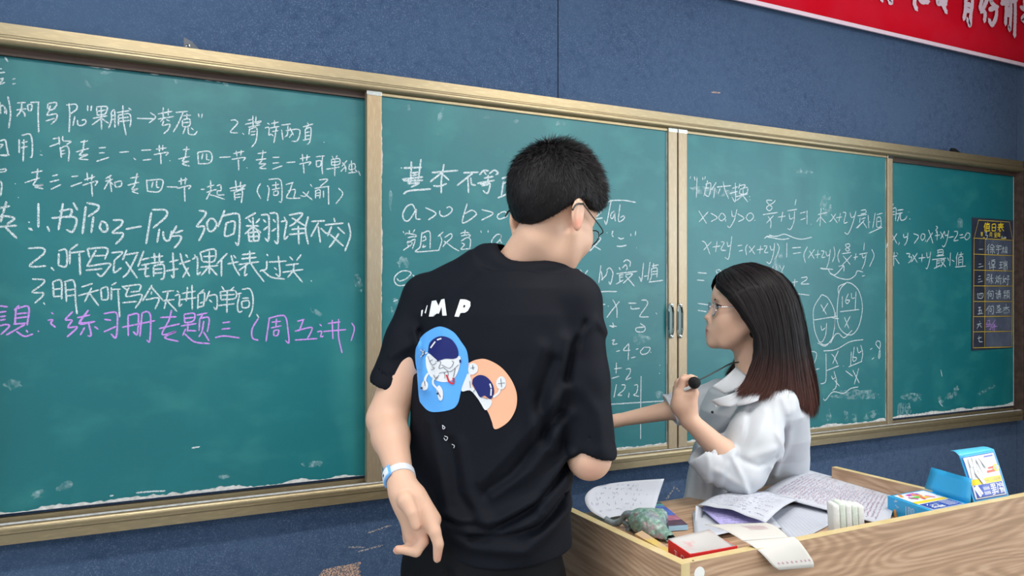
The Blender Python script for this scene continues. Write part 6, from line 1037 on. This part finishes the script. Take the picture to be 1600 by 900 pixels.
def chars(fn, u0, u1, v0, v1, w, m, parent, off, swap=True):
    fen = '.30,.05 .12,.30;.55,.05 .55,.0;.70,.05 .95,.30;.25,.35 .75,.35;.72,.35 .68,.62 .55,.60;.42,.35 .38,.50 .20,.62'
    bi = '.10,.70 .45,.70;.22,.64 .12,.80;.32,.70 .38,.80;.55,.70 .92,.70;.66,.64 .58,.80;.76,.70 .82,.80;.15,.86 .85,.84;.12,.93 .88,.92;.5,.80 .5,1.0 .9,1.0'
    out = []
    for st_ in parse(fen) + parse(bi): out.append([((u0 + (u1 - u0) * (1 - x)), v0 + (v1 - v0) * y) if swap else (u0 + (u1 - u0) * y, v0 + (v1 - v0) * x) for x, y in st_])
    on_sheet('label_characters', fn, out, w, m, parent, off)
chars(ft, .66, .88, .14, .52, .0022, M_wp, ba, .0014, False)
on_sheet('label_small_print', ft, [[(.66 + .05 * i, .58), (.66 + .05 * i, .84)] for i in range(5)], .0022, M_wp, ba, .0014)
ff = bil(B4[0], B4[1], T4[1], T4[0])
on_sheet('label_number', ff, parse('.42,.78 .42,.28;.47,.78 .51,.78 .51,.30 .47,.30 .47,.78;.55,.78 .59,.78 .59,.30 .55,.30 .55,.78;.63,.50 .67,.50 .67,.30 .63,.30 .63,.50'), .0014, M_wp, ba, .0006)
on_sheet('label_small_print', ff, text_rows(ff, 3, 14, .14, .36, .55, .95, 1), .0009, M_wp, ba, .0006)
poly_on('printed_chalk', ff, [(.16, .0), (.22, .0), (.20, .42), (.15, .40)], mat('chalk_print_2', (.85, .3, .02), .45), ba, .0008)
hinge0, hinge1 = T4[3], T4[2]; top0, top1 = P(1455, 730, (hinge0 @ FW) + .005), P(1518, 748, (hinge1 @ FW) + .005)
put(grid_solid('fl', bil(hinge0, hinge1, top1, top0), 6, 5, .0008, M_bx), 'side_flap', ba, 'plain blue raised flap')
b0, b1 = onH(1522, 787, .947), onH(1577, 777, .947); dy = np.array([0, .10, 0]); T5 = [b0, b1, b1 + dy, b0 + dy]; B5 = [np.array([p[0], p[1], DS + .001]) for p in T5]
bb = thing('chalk_box', 'blue chalk box with its printed lid upright, showing white chalk sticks', 'box', B5[0])
for i in range(4):
    a, b = i, (i + 1) % 4; cen = sum(T5) / 4; g_ = lambda p: p + (np.array([cen[0], cen[1], p[2]]) - p) * .03; put(hexa('w', [B5[a], B5[b], g_(B5[b]), g_(B5[a])], [T5[a], T5[b], g_(T5[b]), g_(T5[a])], M_bx), 'wall_panel', bb)
put(hexa('f', B5, [p + np.array([0, 0, .001]) for p in B5], M_bx), 'floor_panel', bb)
Zl = b0 @ FW; p00, p10, p11, p01 = b0, b1, P(1553, 702, (b1 @ FW) + .03), P(1499, 712, (b0 @ FW) + .03)
fl_ = bil(p00, p10, p11, p01, lambda u, v: RT * .0045 * math.sin(math.pi * v) + FW * .006 * math.sin(math.pi * v))
put(grid_solid('lid', fl_, 8, 12, .0010, M_bx), 'lid', bb, 'curved lid printed with white chalk sticks')
def grid_on(name, u0, u1, v0, v1, m, off, label=None):
    put(grid_solid(name, lambda u, v: fl_(u0 + (u1 - u0) * u, v0 + (v1 - v0) * v) + nrm(fl_, .5, v0 + (v1 - v0) * v) * off, 4, 10, .0001, m), name, bb, label)
grid_on('label_field', .04, .95, .05, .95, M_bxd, .0012); grid_on('label_field', .06, .93, .07, .935, M_wp, .0016); grid_on('label_band', .10, .90, .09, .335, M_bxd, .0020); grid_on('label_band', .07, .92, .345, .46, M_yp, .0020)
M_stick = mat('chalk_stick_print', (.60, .60, .62), .5); M_sted = mat('chalk_edge_print', (.34, .34, .36), .5)
for i, (u, v, a, l) in enumerate([(.18, .62, .15, .16), (.28, .66, -.05, .17), (.38, .60, -.3, .16), (.45, .72, -.2, .15), (.30, .80, .2, .12), (.55, .78, -.45, .13), (.20, .82, .0, .10), (.33, .48, -.5, .15)]):
    for k_, (w_, mm) in enumerate(((.052, M_sted), (.040, M_stick))):
        du, dv = math.sin(a) * l, math.cos(a) * l; pu, pv = w_ * math.cos(a), -w_ * math.sin(a) * .7
        poly_on('printed_chalk', fl_, [(u - du - pu, v - dv - pv), (u - du + pu, v - dv + pv), (u + du + pu, v + dv + pv), (u + du - pu, v + dv - pv)], mm, bb, .0024 + .0001 * (2 * i + k_))
poly_on('printed_chalk', fl_, [(.08, .30), (.15, .32), (.24, .12), (.19, .10)], M_wp, bb, .0024); poly_on('printed_chalk', fl_, [(.14, .34), (.20, .34), (.30, .16), (.25, .14)], M_wp, bb, .0025)
M_rt = mat('red_tag_print', (.75, .10, .06), .5); poly_on('label_tag', fl_, [(.58, .545), (.82, .555), (.82, .60), (.58, .595)], M_rt, bb, .0024); poly_on('label_tag', fl_, [(.64, .62), (.84, .63), (.84, .67), (.64, .66)], M_rt, bb, .0024)
poly_on('label_seal', fl_, [(.86 + .085 * math.cos(a), .625 + .075 * math.sin(a)) for a in np.linspace(0, 2 * math.pi, 20, endpoint=False)], M_yp, bb, .0026); poly_on('label_seal', fl_, [(.87 + .055 * math.cos(a), .625 + .05 * math.sin(a)) for a in np.linspace(0, 2 * math.pi, 16, endpoint=False)], M_paper, bb, .0029)
poly_on('label_tag', fl_, [(.62, .875), (.88, .875), (.88, .905), (.62, .905)], mat('violet_blue_print', (.12, .14, .50), .5), bb, .0024)
on_sheet('label_characters', fl_, [[(x, y) for x, y in s_] for s_ in parse('.82,.31 .88,.28;.83,.22 .83,.12;.76,.28 .89,.25;.76,.20 .88,.18;.72,.31 .76,.31 .70,.12;.80,.31 .80,.11;.86,.22 .87,.12;.55,.31 .68,.31;.55,.27 .68,.27;.54,.23 .69,.23;.56,.19 .68,.19;.54,.15 .70,.15;.61,.31 .61,.11 .55,.11;.57,.31 .57,.27;.66,.31 .66,.27')], .0021, M_wp, bb, .0026)
on_sheet('label_small_print', fl_, [[(x, .28), (x + .015, .22)] for x in np.arange(.34, .50, .035)] + [[(x, .19), (x + .015, .13)] for x in np.arange(.34, .50, .035)], .0020, M_wp, bb, .0026)
on_sheet('label_small_print', fl_, [[(x, .42), (x + .02, .385)] for x in np.arange(.30, .55, .04)] + [[(x, .43), (x + .02, .375)] for x in np.arange(.66, .88, .05)], .0012, M_bxd, bb, .0026)
q0, q1 = P(1485, 704, (b0 @ FW) + .075), P(1528, 698.5, (b1 @ FW) + .085)
put(grid_solid('fl', bil(p01, p11, q1, q0, lambda u, v: np.array([0, 0, .004 * math.sin(math.pi * v)])), 8, 6, .0008, M_cy), 'top_flap', bb, 'light cyan folded end flap')
